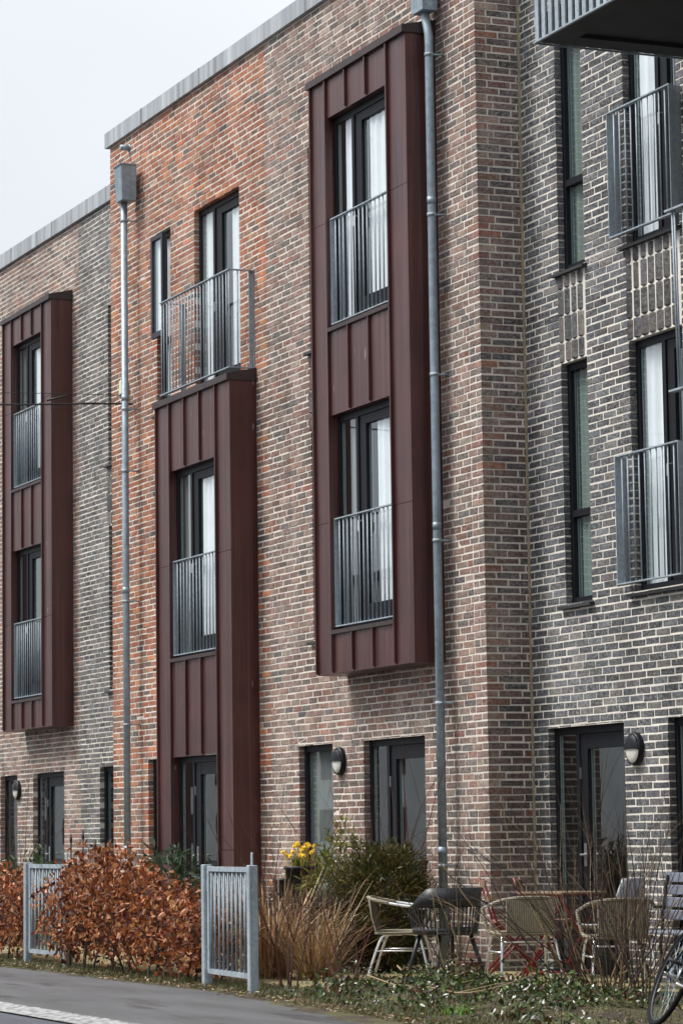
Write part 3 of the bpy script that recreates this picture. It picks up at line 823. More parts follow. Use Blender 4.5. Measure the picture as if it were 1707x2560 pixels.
MB().box(-.02, 1.6, -.03, .03, 0, .014).build('bottom_rail', 'galv', br)
for x in (.05, .085, .21, .33, .45, .57): MB().tube([(x+.03, 0, .01), (x-.005, 0, 1.335)], .008, 6).build('bar', 'galv', br, True)

# ------------------------------------------------------------------ downpipes
def downpipe(label, X, Y, hop, elbow, clamps, X0=None):
    d = thing('downpipe', label, 'downpipe', (X, Y, 0), group='zinc downpipes', world=True)
    (hx0, hx1, hy0, hy1, hz0, hz1) = hop
    t = .018
    hopm = MB().add([(hx0+t, hy0+t, hz0), (hx1-t, hy0+t, hz0), (hx1-t, hy1, hz0), (hx0+t, hy1, hz0), (hx0, hy0, hz1), (hx1, hy0, hz1), (hx1, hy1, hz1), (hx0, hy1, hz1)],
                    [(0, 3, 2, 1), (0, 1, 5, 4), (1, 2, 6, 5), (2, 3, 7, 6), (3, 0, 4, 7), (4, 5, 6, 7)])
    hopm.box(hx0-.012, hx1+.012, hy0-.012, hy1, hz1+.001, hz1+.016)
    hopm.build('hopper', 'zinc', d)
    cx = (hx0+hx1)/2
    if elbow: pts = [(cx, Y, hz0+.02), (cx, Y, hz0-.05), (cx+(X-cx)*.25, Y, hz0-.09), (cx+(X-cx)*.75, Y, hz0-.19), (X, Y, hz0-.24), (X, Y, hz0-.5), (X, Y, 4), (X, Y, .05)]
    else: pts = [(X, Y, hz0+.02), (X, Y, 4), (X, Y, .05)]
    MB().tube(pts, .041, 18).build('pipe', 'zinc', d, True)
    for z in clamps:
        MB().tube([(X, Y, z-.018), (X, Y, z+.018)], .0455, 18).tube([(X+.02, Y+.03, z), (X+.05, 0, z)], .010, 6).tube([(X+.035, Y-.02, z), (X+.075, Y-.02, z)], .010, 6).build('clamp', 'galv', d, True)
    for z in clamps[1::2]: MB().tube([(X, Y, z+.10), (X, Y, z+.17)], .0435, 18).build('pipe_socket', 'zinc', d, True)
downpipe('grey zinc downpipe with elbow running down beside the tall bay', -.738, -.12, (-.945, -.67, -.22, -.05, 8.965, 9.4), True, [8.54, 7.01, 5.50, 3.95, 2.45, .97])
downpipe('grey zinc downpipe under a box hopper at the left end of the orange wall', -9.50, -.15, (-9.575, -9.305, -.25, -.055, 8.92, 9.345), False, [8.69, 6.39, 5.64, 4.07, 2.60, 1.0])

# ------------------------------------------------------------------ wall lamps
def lamp():
    L = thing('wall_lamp', '', 'lamp', (0, 0, 0), group='oval bulkhead wall lamps')
    rx, rz, d = .130, .140, .085
    n = 28
    def ring(k, y): return [(rx*k*math.cos(2*math.pi*j/n), y, rz*k*math.sin(2*math.pi*j/n)) for j in range(n)]
    mb = MB(); prof = [(1, 0), (1, -.028), (.97, -.046), (.90, -.052), (.84, -.048)]
    for k, y in prof: mb.v += ring(k, y)
    for i in range(len(prof)-1):
        for j in range(n): mb.f.append((i*n+j, i*n+(j+1) % n, (i+1)*n+(j+1) % n, (i+1)*n+j))
    mb.box(-rx*.86, rx*.86, -.062, -.045, -.006, .010)
    mb.build('body', 'lampblack', L, True)
    for nm, mt, a0 in (('hood', 'lampblack', 0), ('diffuser', 'lampglass', math.pi)):
        m = MB(); R2 = 7; q = 16
        for i in range(R2+1):
            f = i/R2
            for j in range(q+1):
                a = a0+math.pi*j/q; kk = .86*f
                z = rz*kk*math.sin(a)
                m.v.append((rx*kk*math.cos(a), -.046-.026*math.sqrt(max(0, 1-f*f))-(.012 if nm == 'hood' else 0), z))
        for i in range(R2):
            for j in range(q): m.f.append((i*(q+1)+j, i*(q+1)+j+1, (i+1)*(q+1)+j+1, (i+1)*(q+1)+j))
        m.build(nm, mt, L, True)
    for z in (-rz*.95, rz*.95): MB().tube([(0, -.04, z), (0, -.054, z)], .007, 6).build('screw', 'steel', L)
    return L
L0 = lamp(); L0.location = (1.93, YG-.001, 1.946); L0['label'] = 'black oval wall lamp with opal lower half on the blue-grey brick house'
dup(L0, (-3.36, -.001, 1.995), 0, 'black oval wall lamp with opal lower half below the tall bay')
dup(L0, (-17.50, YL-.001, 1.975), 0, 'black oval wall lamp with opal lower half at the far left house')

# ------------------------------------------------------------------ cable, box and spout
cb = thing('overhead_cable', 'black cable strung level from the left edge to a clamp by the orange wall downpipe', 'cable', (-9.6, -.15, 6.47))
sag = [(.0, 0, 0), (-.02, -.5, -.02), (-.06, -1.2, -.055), (-.2, -4, -.17), (-.6, -12, -.25), (-1.2, -24, .05)]
MB().tube(sag, .011, 6).build('cable', 'cable', cb, True)
MB().tube([(p[0], p[1], p[2]+.10+.02*i) for i, p in enumerate(sag)], .004, 5).build('guy_wire', 'cable', cb, True)
for q in ([(0, .13, 0), (0, -.12, 0)], [(0, -.3, -.01), (0, -.55, -.02)], [(0, -.7, .06), (0, -.95, .0)]): MB().tube(q, .013, 8).build('tension_clamp', 'cable', cb, True)
MB().bbox(-.32, -.20, .06, .15, .15, .33, .012).build('junction_box', 'cream', cb)
MB().tube([(-.26, .11, .15), (-.26, .09, .03), (0, .1, 0)], .01, 6).build('lead_wire', 'cable', cb, True)
tag(MB().tube([(-9.73, .02, 9.655), (-9.73, -.11, 9.655)], .034, 14).tube([(-9.73, .0, 9.655), (-9.73, -.006, 9.655)], .05, 14).build('overflow_spout', 'zinc', None, True), 'short metal overflow pipe poking out under the coping of the orange house', 'pipe')

# ------------------------------------------------------------------ building across the street (only its reflection is seen)
opp = thing('apartment_building', 'pale rendered block across the street, mirrored in the lower windows', 'building', (-100, -46, 0))
MB().box(-75, 62, -10, 0, -.3, 13.5).build('wall', 'render', opp)
MB().box(-75.3, 62.3, -10.3, .3, 13.5, 13.9).build('roof', 'roof', opp)
wm = MB().box(0, 1.5, -.02, .06, 0, 1.6).mesh('window', 'frame')
for i in range(30):
    for j in range(4): link('window', wm, opp, loc=(-72+i*4.4, 0, 1+j*3.1))

# ------------------------------------------------------------------ gates
def gate(loc, label, rz):
    g = thing('garden_gate', label, 'gate', loc, group='galvanised garden gates', rz=rz)
    Wd, H = 1.29, 1.03
    def post(x, spike):
        mb = MB().bbox(x-.038, x+.038, -.038, .038, -.05, H, .006)
        p = mb.build('post', 'galv', g)
        if spike: MB().bbox(x-.022, x+.022, -.006, .006, H-.02, H+.10, .004).build('latch_plate', 'galv', p)
        return p
    p = post(0, False); post(Wd, True)
    for z in (.20, .86):
        MB().box(.040, .085, -.012, .012, z-.045, z+.045).tube([(.062, 0, z-.055), (.062, 0, z+.06)], .014, 8).build('hinge', 'galv', p)
    f = MB().bbox(.086, .128, -.021, .021, .13, H-.012, .004).bbox(Wd-.085, Wd-.048, -.021, .021, .13, H-.014, .004)
    f.box(.128, Wd-.085, -.021, .021, H-.056, H-.016).box(.128, Wd-.085, -.021, .021, .13, .17)
    fr = f.build('gate_frame', 'galv', g)
    n = 9; a, b = .128, Wd-.085; st = (b-a)/n
    for i in range(n):
        xt = a+st*(i+.5)
        for s in (-1, 1):
            xb = min(max(xt+s*st*.5, a+.008), b-.008)
            MB().tube([(xt+s*.006, s*.007, H-.058), (xb-s*.006, s*.007, .168)], .008, 6).build('bar', 'galv', fr, True)
    return g
gate((.48, -2.87, 0), 'galvanised zigzag-bar garden gate between the brown hedge and dry grass', -.07)
gate((-5.0, -2.75, 0), 'galvanised zigzag-bar garden gate at the left, half covered by the brown hedge', 0.0)

# ------------------------------------------------------------------ foliage helpers
LT = np.array([(0, 0, 0), (.32, .42, .06), (.32, -.42, .06), (.68, .36, .05), (.68, -.36, .05), (1, 0, -.06), (.5, 0, -.05)])
LF = np.array([(0, 6, 1), (0, 2, 6), (1, 6, 3), (2, 4, 6), (3, 6, 5), (4, 5, 6)])
def frames(D, Nrm):
    D = D/np.linalg.norm(D, axis=1, keepdims=True)
    Sd = np.cross(Nrm, D); Sd /= np.linalg.norm(Sd, axis=1, keepdims=True)+1e-9
    U = np.cross(D, Sd); return D, Sd, U
def leaf_geo(P, D, Nrm, L, Wd):
    D, Sd, U = frames(D, Nrm)
    return (P[:, None, :] + LT[None, :, 0:1]*D[:, None, :]*L[:, None, None] + LT[None, :, 1:2]*Sd[:, None, :]*Wd[:, None, None]
            + LT[None, :, 2:3]*U[:, None, :]*L[:, None, None]*1.2)
def leaves(parent, P, D, Nrm, L, Wd, cols, mat='leaf', objmat='leaf_obj', nobj=0, name='foliage', origin=(0, 0, 0)):
    P = np.asarray(P)-np.array(origin)
    idx = np.argsort(np.linalg.norm(P+np.array(origin)-np.array(CAM), axis=1)) if nobj else np.arange(len(P))
    near, rest = idx[:nobj], idx[nobj:]
    G = leaf_geo(P, D, Nrm, L, Wd)
    for i in near:
        me = mesh_np('leaf', G[i]-P[i], LF, objmat)
        o = link('leaf', me, parent, loc=tuple(P[i])); o.color = (*cols[i], 1)
    if len(rest):
        V = G[rest].reshape(-1, 3); n = len(rest)
        F = (LF[None]+np.arange(n)[:, None, None]*7).reshape(-1, 3)
        o = link(name, mesh_np(name, V, F, mat, np.repeat(cols[rest], 7, axis=0)), parent, loc=(0, 0, 0)); o['kind'] = 'stuff'
def rdir(n, down=0.0, out=None):
    d = rng.normal(size=(n, 3)); d[:, 2] -= down
    if out is not None: d += out
    return d/np.linalg.norm(d, axis=1, keepdims=True)
def palette(n, cols, jit=.18):
    c = np.array(cols)[rng.integers(0, len(cols), n)]
    return np.clip(c*(1+rng.uniform(-jit, jit, (n, 1)))*(1+rng.uniform(-.08, .08, (n, 3))), .004, .95)
def branch(mb, p, d, L, r, depth, spread=.5, n=4, droop=.0, kids=3, tips=None):
    pts = [Vector(p)]; d = Vector(d).normalized()
    for i in range(n):
        d = (d+Vector((random.gauss(0, .10), random.gauss(0, .10), random.gauss(0, .06)-droop))).normalized()
        pts.append(pts[-1]+d*L/n)
    rs = [r*(1-.75*i/n) for i in range(n+1)]
    mb.tube([tuple(q) for q in pts], rs, 4 if r < .006 else 6, cap=False)
    if tips is not None: tips.append(pts[-1])
    if depth > 0:
        for k in range(kids):
            i = random.randint(1, n)
            nd = (d+Vector((random.gauss(0, spread), random.gauss(0, spread), random.gauss(.1, spread*.6)))).normalized()
            branch(mb, pts[i], nd, L*random.uniform(.35, .65), rs[i]*.65, depth-1, spread, 3, droop, kids, tips)

# ------------------------------------------------------------------ copper beech hedges
BEECH = [(.29, .085, .026), (.41, .135, .038), (.19, .050, .020), (.12, .032, .016), (.46, .20, .085), (.30, .095, .034), (.075, .024, .014), (.60, .30, .13), (.16, .045, .02)]  # the palest tone puts leaf highlights into the colour
def beech(x0, x1, yc, label, top, n, nobj, seed, clumps):
    rg = np.random.default_rng(seed); random.seed(seed)
    h = thing('beech_hedge', label, 'hedge', ((x0+x1)/2, yc, 0), group='copper beech hedges')
    cx = (x0+x1)/2
    st = MB(); nst = int((x1-x0)/.24)
    for i in range(nst):
        x = x0+.12+(x1-x0-.2)*i/max(1, nst-1)+random.uniform(-.05, .05)-cx
        st = MB(); y = random.uniform(-.16, .05)
        branch(st, (x, y, -.02), (random.gauss(0, .12), random.gauss(0, .12), 1), top(x+cx)*random.uniform(.72, .95), random.uniform(.010, .016), 2, .45, 5, 0, 4)
        st.build('stem', 'stem_dark', h)
    P = []
    while len(P) < n:
        x = rg.uniform(x0, x1); T = top(x)
        z = rg.uniform(.10, T)
        y = yc+rg.normal(0, .20)
        # clumpy density
        q = sum(math.exp(-((x-c[0])**2/.05+(y-yc-c[1])**2/.05+(z-c[2])**2/.04)) for c in clumps)
        low = min(1, max(0, (z-.05)/.35))
        if rg.uniform() < min(1, .015+q)*(.25+.75*low) and abs(y-yc) < .40: P.append((x, y, z))
    P = np.array(P)
    out = np.stack([np.zeros(n), np.sign(P[:, 1]-yc)*np.abs(P[:, 1]-yc)*-1.6+(P[:, 1]-yc)*3, np.zeros(n)], 1)
    D = rdir(n, .75); N = rdir(n); N[:, 1] -= .5; N[:, 2] += .4
    L = rg.uniform(.042, .080, n); Wd = L*rg.uniform(.50, .66, n)
    cols = palette(n, BEECH)
    leaves(h, P, D, N, L, Wd, cols, 'leaf', 'leaf_obj', nobj, origin=((x0+x1)/2, yc, 0))
    return h
cl = [(random.uniform(-3.8, .3), random.uniform(-.28, .28), random.uniform(.2, 1.2)) for _ in range(78)]
def top1(x): return 1.10+.08*math.sin(x*4.0)-.33*max(0, min(1, (x+1.75)/.5))+.08*math.sin(x*9+1)+.05*math.sin(x*23)-.30*max(0, min(1, (-3.50-x)/.35))
beech(-3.85, .38, -2.72, 'big rust-brown beech hedge between the two galvanised gates', top1, 7600, 300, 3, cl)
cl = [(random.uniform(-7.6, -5.1), random.uniform(-.28, .28), random.uniform(.2, 1.05)) for _ in range(50)]
beech(-7.6, -5.12, -2.62, 'rust-brown beech hedge cut off by the left edge', lambda x: .96+.06*math.sin(x*6), 3300, 200, 4, cl)

# ------------------------------------------------------------------ broad-leaved shrubs
def shrub(name, label, loc, rx, ry, rz, n, size, cols, nobj=0, gloss=True, asp=.36, down=.1, stem='stem_dark', rosette=False, group=None, seed=1, low=.15):
    rg = np.random.default_rng(seed); random.seed(seed)
    h = thing(name, label, 'shrub', loc, group=group)
    tips = []
    for i in range(6):
        st = MB(); a = random.uniform(0, 6.28)
        branch(st, (random.gauss(0, .06), random.gauss(0, .06), -.02), (math.cos(a)*rx*.5/rz, math.sin(a)*ry*.5/rz, 1), rz*1.5, .012, 2, .45, 5, 0, 3, tips)
        st.build('stem', stem, h)
    u = rg.normal(size=(n, 3)); u /= np.linalg.norm(u, axis=1, keepdims=True)
    rad = rg.uniform(.35, 1, n)**.5
    lump = 1+.16*np.sin(u[:, 0]*5+seed)+.14*np.sin(u[:, 1]*6+2*seed)+.12*np.sin(u[:, 2]*7)
    P = u*(rad*lump)[:, None]*np.array([rx, ry, rz])+np.array([0, 0, rz*(1+low)])
    P[:, 2] = np.maximum(P[:, 2], .03)
    D = rdir(n, down, u*1.1); N = rdir(n); N[:, 2] += 1.3
    L = rg.uniform(.7, 1.2, n)*size; cols = palette(n, cols, .25)
    leaves(h, P+np.array(loc), D, N, L, L*asp, cols, 'leaf_gloss' if gloss else 'leaf', 'leaf_gloss_obj' if gloss else 'leaf_obj', nobj, origin=loc)
    return h
shrub('rhododendron', 'dark green rhododendron with long glossy leaves behind the middle of the hedge', (-3.56, -1.75, 0), .40, .34, .56, 520, .125, [(.030, .060, .026), (.045, .085, .040), (.020, .040, .018), (.085, .12, .075)], 120, asp=.30, seed=5)
shrub('laurel_shrub', 'bright green laurel behind the left gate', (-9.2, -1.5, 0), .55, .36, .52, 420, .10, [(.030, .080, .015), (.045, .11, .02), (.020, .045, .012)], 100, asp=.42, seed=6)
shrub('laurel_shrub', 'small green shrub low behind the right end of the hedge', (-2.6, -1.75, 0), .40, .30, .38, 420, .085, [(.040, .070, .015), (.070, .090, .025), (.025, .040, .015)], 60, asp=.40, seed=16)
shrub('bamboo_shrub', 'yellow-green bamboo-like shrub behind the daffodil pot', (-2.05, -.60, 0), .55, .30, .58, 1700, .095, [(.22, .22, .035), (.15, .155, .025), (.32, .30, .06), (.09, .095, .02)], 60, gloss=False, asp=.20, down=-.2, seed=7)
shrub('evergreen_bush', 'low olive bush in front of the brown house door', (-1.55, -.72, 0), .40, .28, .48, 1400, .07, [(.085, .085, .016), (.05, .055, .014), (.13, .12, .03)], 0, gloss=False, asp=.16, down=-.3, seed=8)

def conifer():
    loc = (-.54, -.80, 0); random.seed(9); rg = np.random.default_rng(9)
    h = thing('conifer_bush', 'dense dark green conifer bush left of the downpipe foot', 'shrub', loc)
    MB().tube([(0, 0, -.02), (.02, 0, .5), (0, .02, 1.0)], [.03, .02, .006], 6).build('trunk', 'stem_dark', h)
    n = 9000
    u = rg.normal(size=(n, 3)); u /= np.linalg.norm(u, axis=1, keepdims=True)
    lump = 1+.13*np.sin(u[:, 0]*7+1)*np.sin(u[:, 2]*6)+.12*np.sin(u[:, 1]*8+u[:, 2]*5)
    rad = rg.uniform(.25, 1, n)**.4*lump
    P = u*rad[:, None]*np.array([.46, .42, .58])+np.array([0, 0, .58]); P[:, 2] = np.maximum(P[:, 2], .02)
    D = rdir(n, -.5, u*1.2); N = rdir(n)
    L = rg.uniform(.045, .095, n)
    f = np.clip((rad-.45)*1.6, .0, 1)[:, None]
    cols = palette(n, [(.052, .055, .008), (.075, .076, .011), (.034, .040, .008), (.11, .10, .016), (.10, .065, .018)], .25)
    leaves(h, P+np.array(loc), D, N, L, L*.16, cols, 'leaf', 'leaf_obj', 0, origin=loc)
conifer()

def twig_hedge():
    loc = (-1.2, -1.25, 0); random.seed(19); rg = np.random.default_rng(19)
    h = thing('clipped_hedge', 'dark leafless clipped hedge behind the dry grass', 'hedge', loc)
    for i in range(16):
        mb = MB(); x = -.85+1.7*i/15
        branch(mb, (x, random.gauss(0, .06), -.02), (random.gauss(0, .15), random.gauss(0, .15), 1), .8, .010, 3, .6, 5, 0, 4)
        mb.build('stem', 'stem_dark', h)
    n = 5200
    P = np.stack([rg.uniform(-.95, .95, n), rg.normal(0, .16, n), rg.uniform(.05, .70, n)], 1)
    D = rdir(n); N = rdir(n); L = rg.uniform(.03, .05, n)
    leaves(h, P+np.array(loc), D, N, L, L*.5, palette(n, [(.030, .018, .012), (.050, .026, .016), (.022, .018, .012), (.085, .045, .022)], .3), origin=loc)
twig_hedge()

# ------------------------------------------------------------------ dry grass, bare shrubs
def blades(parent, n, loc, rad, hgt, wid, cols, lean=.35, seed=1, plume=0, name='blades', base_rad=.3):
    rg = np.random.default_rng(seed); K = 6
    a = rg.uniform(0, 2*np.pi, n); rr = rad*base_rad*np.sqrt(rg.uniform(0, 1, n))
    B = np.stack([np.cos(a)*rr, np.sin(a)*rr, np.zeros(n)], 1)
    az = a+rg.normal(0, .6, n); ln = np.abs(rg.normal(0, lean, n))+.05; H = hgt*rg.uniform(.5, 1.05, n)
    droop = rg.uniform(.0, .9, n)
    hd = np.stack([np.cos(az), np.sin(az), np.zeros(n)], 1); sd = np.stack([-np.sin(az+rg.normal(0, .8, n)), np.cos(az), np.zeros(n)], 1)
    V = np.zeros((n, K+1, 2, 3)); t = np.linspace(0, 1, K+1)
    for i, u in enumerate(t):
        c = B+hd*(ln*H*(u+droop*u**2.2))[:, None]; c[:, 2] += H*(u-droop*.55*u**3)
        w = wid*(1-.85*u)*(1+plume*np.exp(-((u-.86)/.10)**2)*(rg.uniform(0, 1, n) > .55))
        V[:, i, 0] = c+sd*w[:, None]; V[:, i, 1] = c-sd*w[:, None]
    base = np.arange(n)[:, None, None]*(2*(K+1))
    q = np.array([(2*i, 2*i+1, 2*i+3, 2*i+2) for i in range(K)])
    F = (q[None]+base).reshape(-1, 4)
    c = palette(n, cols, .25)
    o = link(name, mesh_np(name, V.reshape(-1, 3), F, 'leaf', np.repeat(c, 2*(K+1), axis=0)), parent, loc=(0, 0, 0)); o['kind'] = 'stuff'; return o
DRY = [(.32, .175, .07), (.46, .29, .14), (.20, .10, .045), (.55, .41, .24), (.13, .07, .033)]
g = thing('ornamental_grass', 'tall clump of dry tan ornamental grass right of the middle gate', 'grass', (-.05, -2.10, 0))
blades(g, 560, None, .50, 1.0, .0050, DRY, .36, 21, 3.0)
g = thing('ornamental_grass', 'smaller clump of dry reddish grass beside the bare shrub stems', 'grass', (.35, -1.85, 0))
blades(g, 380, None, .45, .9, .0048, DRY, .42, 22, 2.0)

def bare_shrub(label, loc, n, hgt, mat, spread, seed, depth=2, r=.008, kids=3, sp=.35, tilt=(0, 0), br=.10):
    random.seed(seed)
    h = thing('bare_shrub', label, 'shrub', loc, group='leafless shrubs')
    for i in range(n):
        mb = MB(); a = random.uniform(0, 6.28); q = random.uniform(.1, 1)*spread
        branch(mb, (math.cos(a)*br*random.random(), math.sin(a)*br*random.random(), -.02), (math.cos(a)*q+tilt[0], math.sin(a)*q+tilt[1], 1), hgt*random.uniform(.6, 1.08), r*random.uniform(.6, 1.1), depth, sp, 6, .0, kids)
        mb.build('branch', mat[i % len(mat)], h)
    return h
bare_shrub('large bare shrub with many thin stems before the blue-grey house', (3.95, -.98, .02), 46, 1.65, ['twig', 'stem_dark', 'twig', 'twig_pale'], 1.0, 31, 2, .0070, 3, .36, (.0, -.10), .38)
bare_shrub('bare shrub stems rising at the right edge behind the bicycle wheel', (5.0, -1.22, .02), 20, 1.55, ['twig', 'stem_dark'], .42, 32, 2, .007, 2)
bare_shrub('bare shrub with slim upright stems before the charcoal plastic chair', (2.55, -1.58, .05), 11, 1.10, ['twig', 'stem_dark', 'twig_pale'], .32, 33, 1, .007, 2)
bare_shrub('red-brown bare shrub with thick crooked stems beside the dry grass', (1.34, -2.5, .0), 6, 1.2, ['twig_red', 'twig'], .26, 34, 2, .012, 3, .35)
bare_shrub('bare shrub with reddish twigs before the conifer', (1.75, -2.15, .0), 5, 1.0, ['twig_red', 'twig'], .30, 35, 2, .009, 3, .35)
bare_shrub('bare rose shrub with long red canes before the brown house door', (-1.3, -.50, .0), 11, 2.0, ['twig_red', 'twig'], .40, 36, 1, .009, 3, .28)
bare_shrub('leafless shrub rising behind the hedge at the left edge', (-11.7, -.85, .0), 18, 2.2, ['twig', 'stem_dark'], .42, 37, 2, .008, 3, .3)
bare_shrub('bare brown shrub standing before the middle bay beside the gate', (-2.75, -1.15, .0), 9, 1.65, ['twig_red', 'twig'], .32, 38, 2, .008, 3, .3)
# stakes behind the hedge
for i, (x, y, hh) in enumerate(((-10.44, -.55, 1.32), (-9.97, -.55, 1.36), (-9.67, -.5, 1.24))):
    o = tag(MB().tube([(x, y, -.05), (x+.005, y, hh)], .011, 6).tube([(x+.004, y, hh-.10), (x+.004, y, hh-.04)], .018, 6).build('garden_stake', 'stem_dark', None, True),
            ('thin dark garden stake behind the hedge, nearest the left gate', 'tallest thin dark garden stake behind the hedge', 'thin dark garden stake behind the hedge, nearest the orange house')[i], 'stake', 'garden stakes')

# ------------------------------------------------------------------ pots with daffodils on a dark planter
tag(MB().bbox(-3.15, -2.25, -1.0, -.62, 0, .63, .01).build('planter_box', 'pot'), 'dark planter box behind the dry grass carrying the daffodil pots', 'planter')
def pot(loc, r, hh, label, flowers, seed):
    p = thing('flower_pot', label, 'pot', loc)
    MB().lathe([(r*.70, 0), (r*.98, hh-.03), (r*1.06, hh-.03), (r*1.06, hh), (r*.94, hh), (r*.9, hh-.04), (0, hh-.04)], 20).lathe([(0, .001), (r*.7, .001)], 20).build('vessel', 'pot', p, True)
    if flowers:
        rg = np.random.default_rng(seed)
        bo = blades(p, 90, None, r*1.2, .20, .007, [(.045, .12, .02), (.06, .16, .03)], .35, seed, name='leaf_blades')
        bo.location = (0, 0, hh-.04)
        for i in range(22):
            a = rg.uniform(0, 6.28); q = r*rg.uniform(.1, 1.25); z = hh+rg.uniform(.09, .22)
            c = Vector((math.cos(a)*q, math.sin(a)*q, z)); d = Vector((rg.normal(0, .5)+.5, rg.normal(0, .5)-.6, .3)).normalized()
            u = d.orthogonal().normalized(); w = d.cross(u); mb = MB()
            for k in range(6):
                t = k*math.pi/3; e = u*math.cos(t)+w*math.sin(t); f = u*math.cos(t+.5)+w*math.sin(t+.5); g_ = u*math.cos(t-.5)+w*math.sin(t-.5)
                mb.add([tuple(c), tuple(c+f*.018+d*.004), tuple(c+e*.026), tuple(c+g_*.018+d*.004)], [(0, 1, 2, 3)])
            mb.tube([tuple(c), tuple(c+d*.022)], [.009, .014], 8)
            mb.tube([tuple(c-d*.004), (c.x*.8, c.y*.8, hh-.03)], .003, 4)
            mb.build('daffodil', 'yellow', p)
pot((-2.58, -.78, .63), .145, .34, 'black flower pot with yellow daffodils', True, 41)
pot((-2.93, -.80, .63), .105, .22, 'small black flower pot left of the daffodils', False, 42)

# ------------------------------------------------------------------ ground cover
def ground_points(n, f, seed):
    rg = np.random.default_rng(seed); P = []
    while len(P) < n:
        x, y = rg.uniform(-6, 8.2), rg.uniform(-3.9, -.4)
        if rg.uniform() < f(x, y): P.append((x, y, gz(x, y)))
    return np.array(P)
def edge_y(x): return float(np.interp(x, [e[0] for e in edge], [e[1] for e in edge]))
def f_ivy(x, y):
    if x < 1.7 or (x > 6.1 and y > -2.75): return 0
    e = edge_y(x)
    t = (y-e)
    if t < .12: return 0
    return max(0, min(1, (x-1.7)/1.0))*math.exp(-((y+2.2)/.72)**2)*(.45+.55*(math.sin(x*3.7)*math.sin(y*5.1) > -.25))
P = ground_points(4800, f_ivy, 51); n = len(P)
P[:, 2] += np.abs(rng.normal(0, .05, n))*(1+.9*np.sin(P[:, 0]*4.1)*np.sin(P[:, 1]*5.3))+.004
D = rdir(n, .1); N = rdir(n); N[:, 2] += 1.4; N[:, 0] += .5; N[:, 1] -= .3
L = rng.uniform(.026, .062, n)
ivy = link('ivy_ground_cover', None) if False else None
def cover(name, label, cat, P, D, N, L, asp, cols, mat):
    G = leaf_geo(P, D, N, L, L*asp); n = len(P)
    F = (LF[None]+np.arange(n)[:, None, None]*7).reshape(-1, 3)
    o = link(name, mesh_np(name, G.reshape(-1, 3), F, mat, np.repeat(cols, 7, axis=0))); o['kind'] = 'stuff'; o['label'] = label; o['category'] = cat
    return o
cover('ivy_ground_cover', 'low ivy and bramble leaves covering the bank before the chairs', 'ivy', P, D, N, L, .62,
      palette(n, [(.030, .055, .010), (.045, .080, .014), (.016, .030, .008), (.080, .11, .035), (.10, .05, .02), (.045, .026, .013), (.06, .095, .012), (.022, .040, .010)], .3), 'leaf_gloss')
def f_lit(x, y):
    t = y-edge_y(x); return 1.0*math.exp(-((t-.08)/.10)**2)+.12*(t > 0)
P = ground_points(4200, f_lit, 52); n = len(P); P[:, 2] += .006+np.abs(rng.normal(0, .012, n))
D = rdir(n); D[:, 2] *= .3; N = rdir(n)*.5; N[:, 2] += 1
cover('leaf_litter', 'dry leaf litter along the path edge', 'leaf litter', P, D, N, rng.uniform(.018, .05, n), .55, palette(n, [(.20, .12, .05), (.32, .22, .11), (.12, .06, .03), (.42, .34, .22), (.08, .09, .03)], .3), 'leaf')
# grass and moss tufts along the bed edge
def grass_mass(name, label, n, f, hgt, cols, seed, wid=.003):
    rg = np.random.default_rng(seed); B = ground_points(n, f, seed); K = 3
    az = rg.uniform(0, 6.28, n); ln = rg.uniform(.1, .9, n); H = hgt*rg.uniform(.4, 1.2, n)
    hd = np.stack([np.cos(az), np.sin(az), np.zeros(n)], 1); sd = np.stack([-np.sin(az), np.cos(az), np.zeros(n)], 1)
    V = np.zeros((n, K+1, 2, 3))
    for i, u in enumerate(np.linspace(0, 1, K+1)):
        c = B+hd*(ln*H*u**1.5)[:, None]; c[:, 2] += H*u
        V[:, i, 0] = c+sd*(wid*(1-.9*u)); V[:, i, 1] = c-sd*(wid*(1-.9*u))
    q = np.array([(2*i, 2*i+1, 2*i+3, 2*i+2) for i in range(K)])
    F = (q[None]+np.arange(n)[:, None, None]*(2*(K+1))).reshape(-1, 4)
    o = link(name, mesh_np(name, V.reshape(-1, 3), F, 'leaf', np.repeat(palette(n, cols, .3), 2*(K+1), axis=0))); o['kind'] = 'stuff'; o['label'] = label; o['category'] = 'grass'
def f_gr(x, y):
    t = y-edge_y(x)
    if t < .02: return 0
    return (.8*math.exp(-((t-.25)/.22)**2)+.10)*(math.sin(x*2.3+1)*math.sin(x*5.7+y*3) > -.35)*(1 if y < -1.7 else .25)
grass_mass('grass', 'short mossy grass along the garden edge', 20000, f_gr, .055, [(.06, .075, .015), (.10, .10, .03), (.04, .05, .012), (.15, .13, .05)], 53)
def f_tuft(x, y): return math.exp(-((x-5.5)/.12)**2-((y+2.93)/.08)**2)
grass_mass('grass_tuft', 'bright green grass tuft at the bottom edge', 200, f_tuft, .055, [(.10, .22, .02), (.14, .28, .03)], 54, .004)
tag(MB().bbox(1.62, 1.80, -2.62, -2.55, .02, .032, .004).build('paper_scrap', 'clutter'), 'white scrap of litter on the soil by the dry grass', 'litter')
# fallen canes on the bank
random.seed(61)
mb = MB()
for a, b in (((1.9, -1.35, .24), (4.6, -2.2, .23)), ((3.0, -2.5, .19), (4.6, -2.9, .10)), ((2.2, -1.9, .22), (4.2, -2.3, .25)), ((4.3, -2.6, .16), (6.1, -2.7, .12))):
    A, B_ = Vector(a), Vector(b)
    branch(mb, A, B_-A, (B_-A).length, .007, 1, .3, 7, 0, 3)
tag(mb.build('fallen_canes', 'twig_pale'), 'pale dry canes lying across the ivy bank', 'canes')

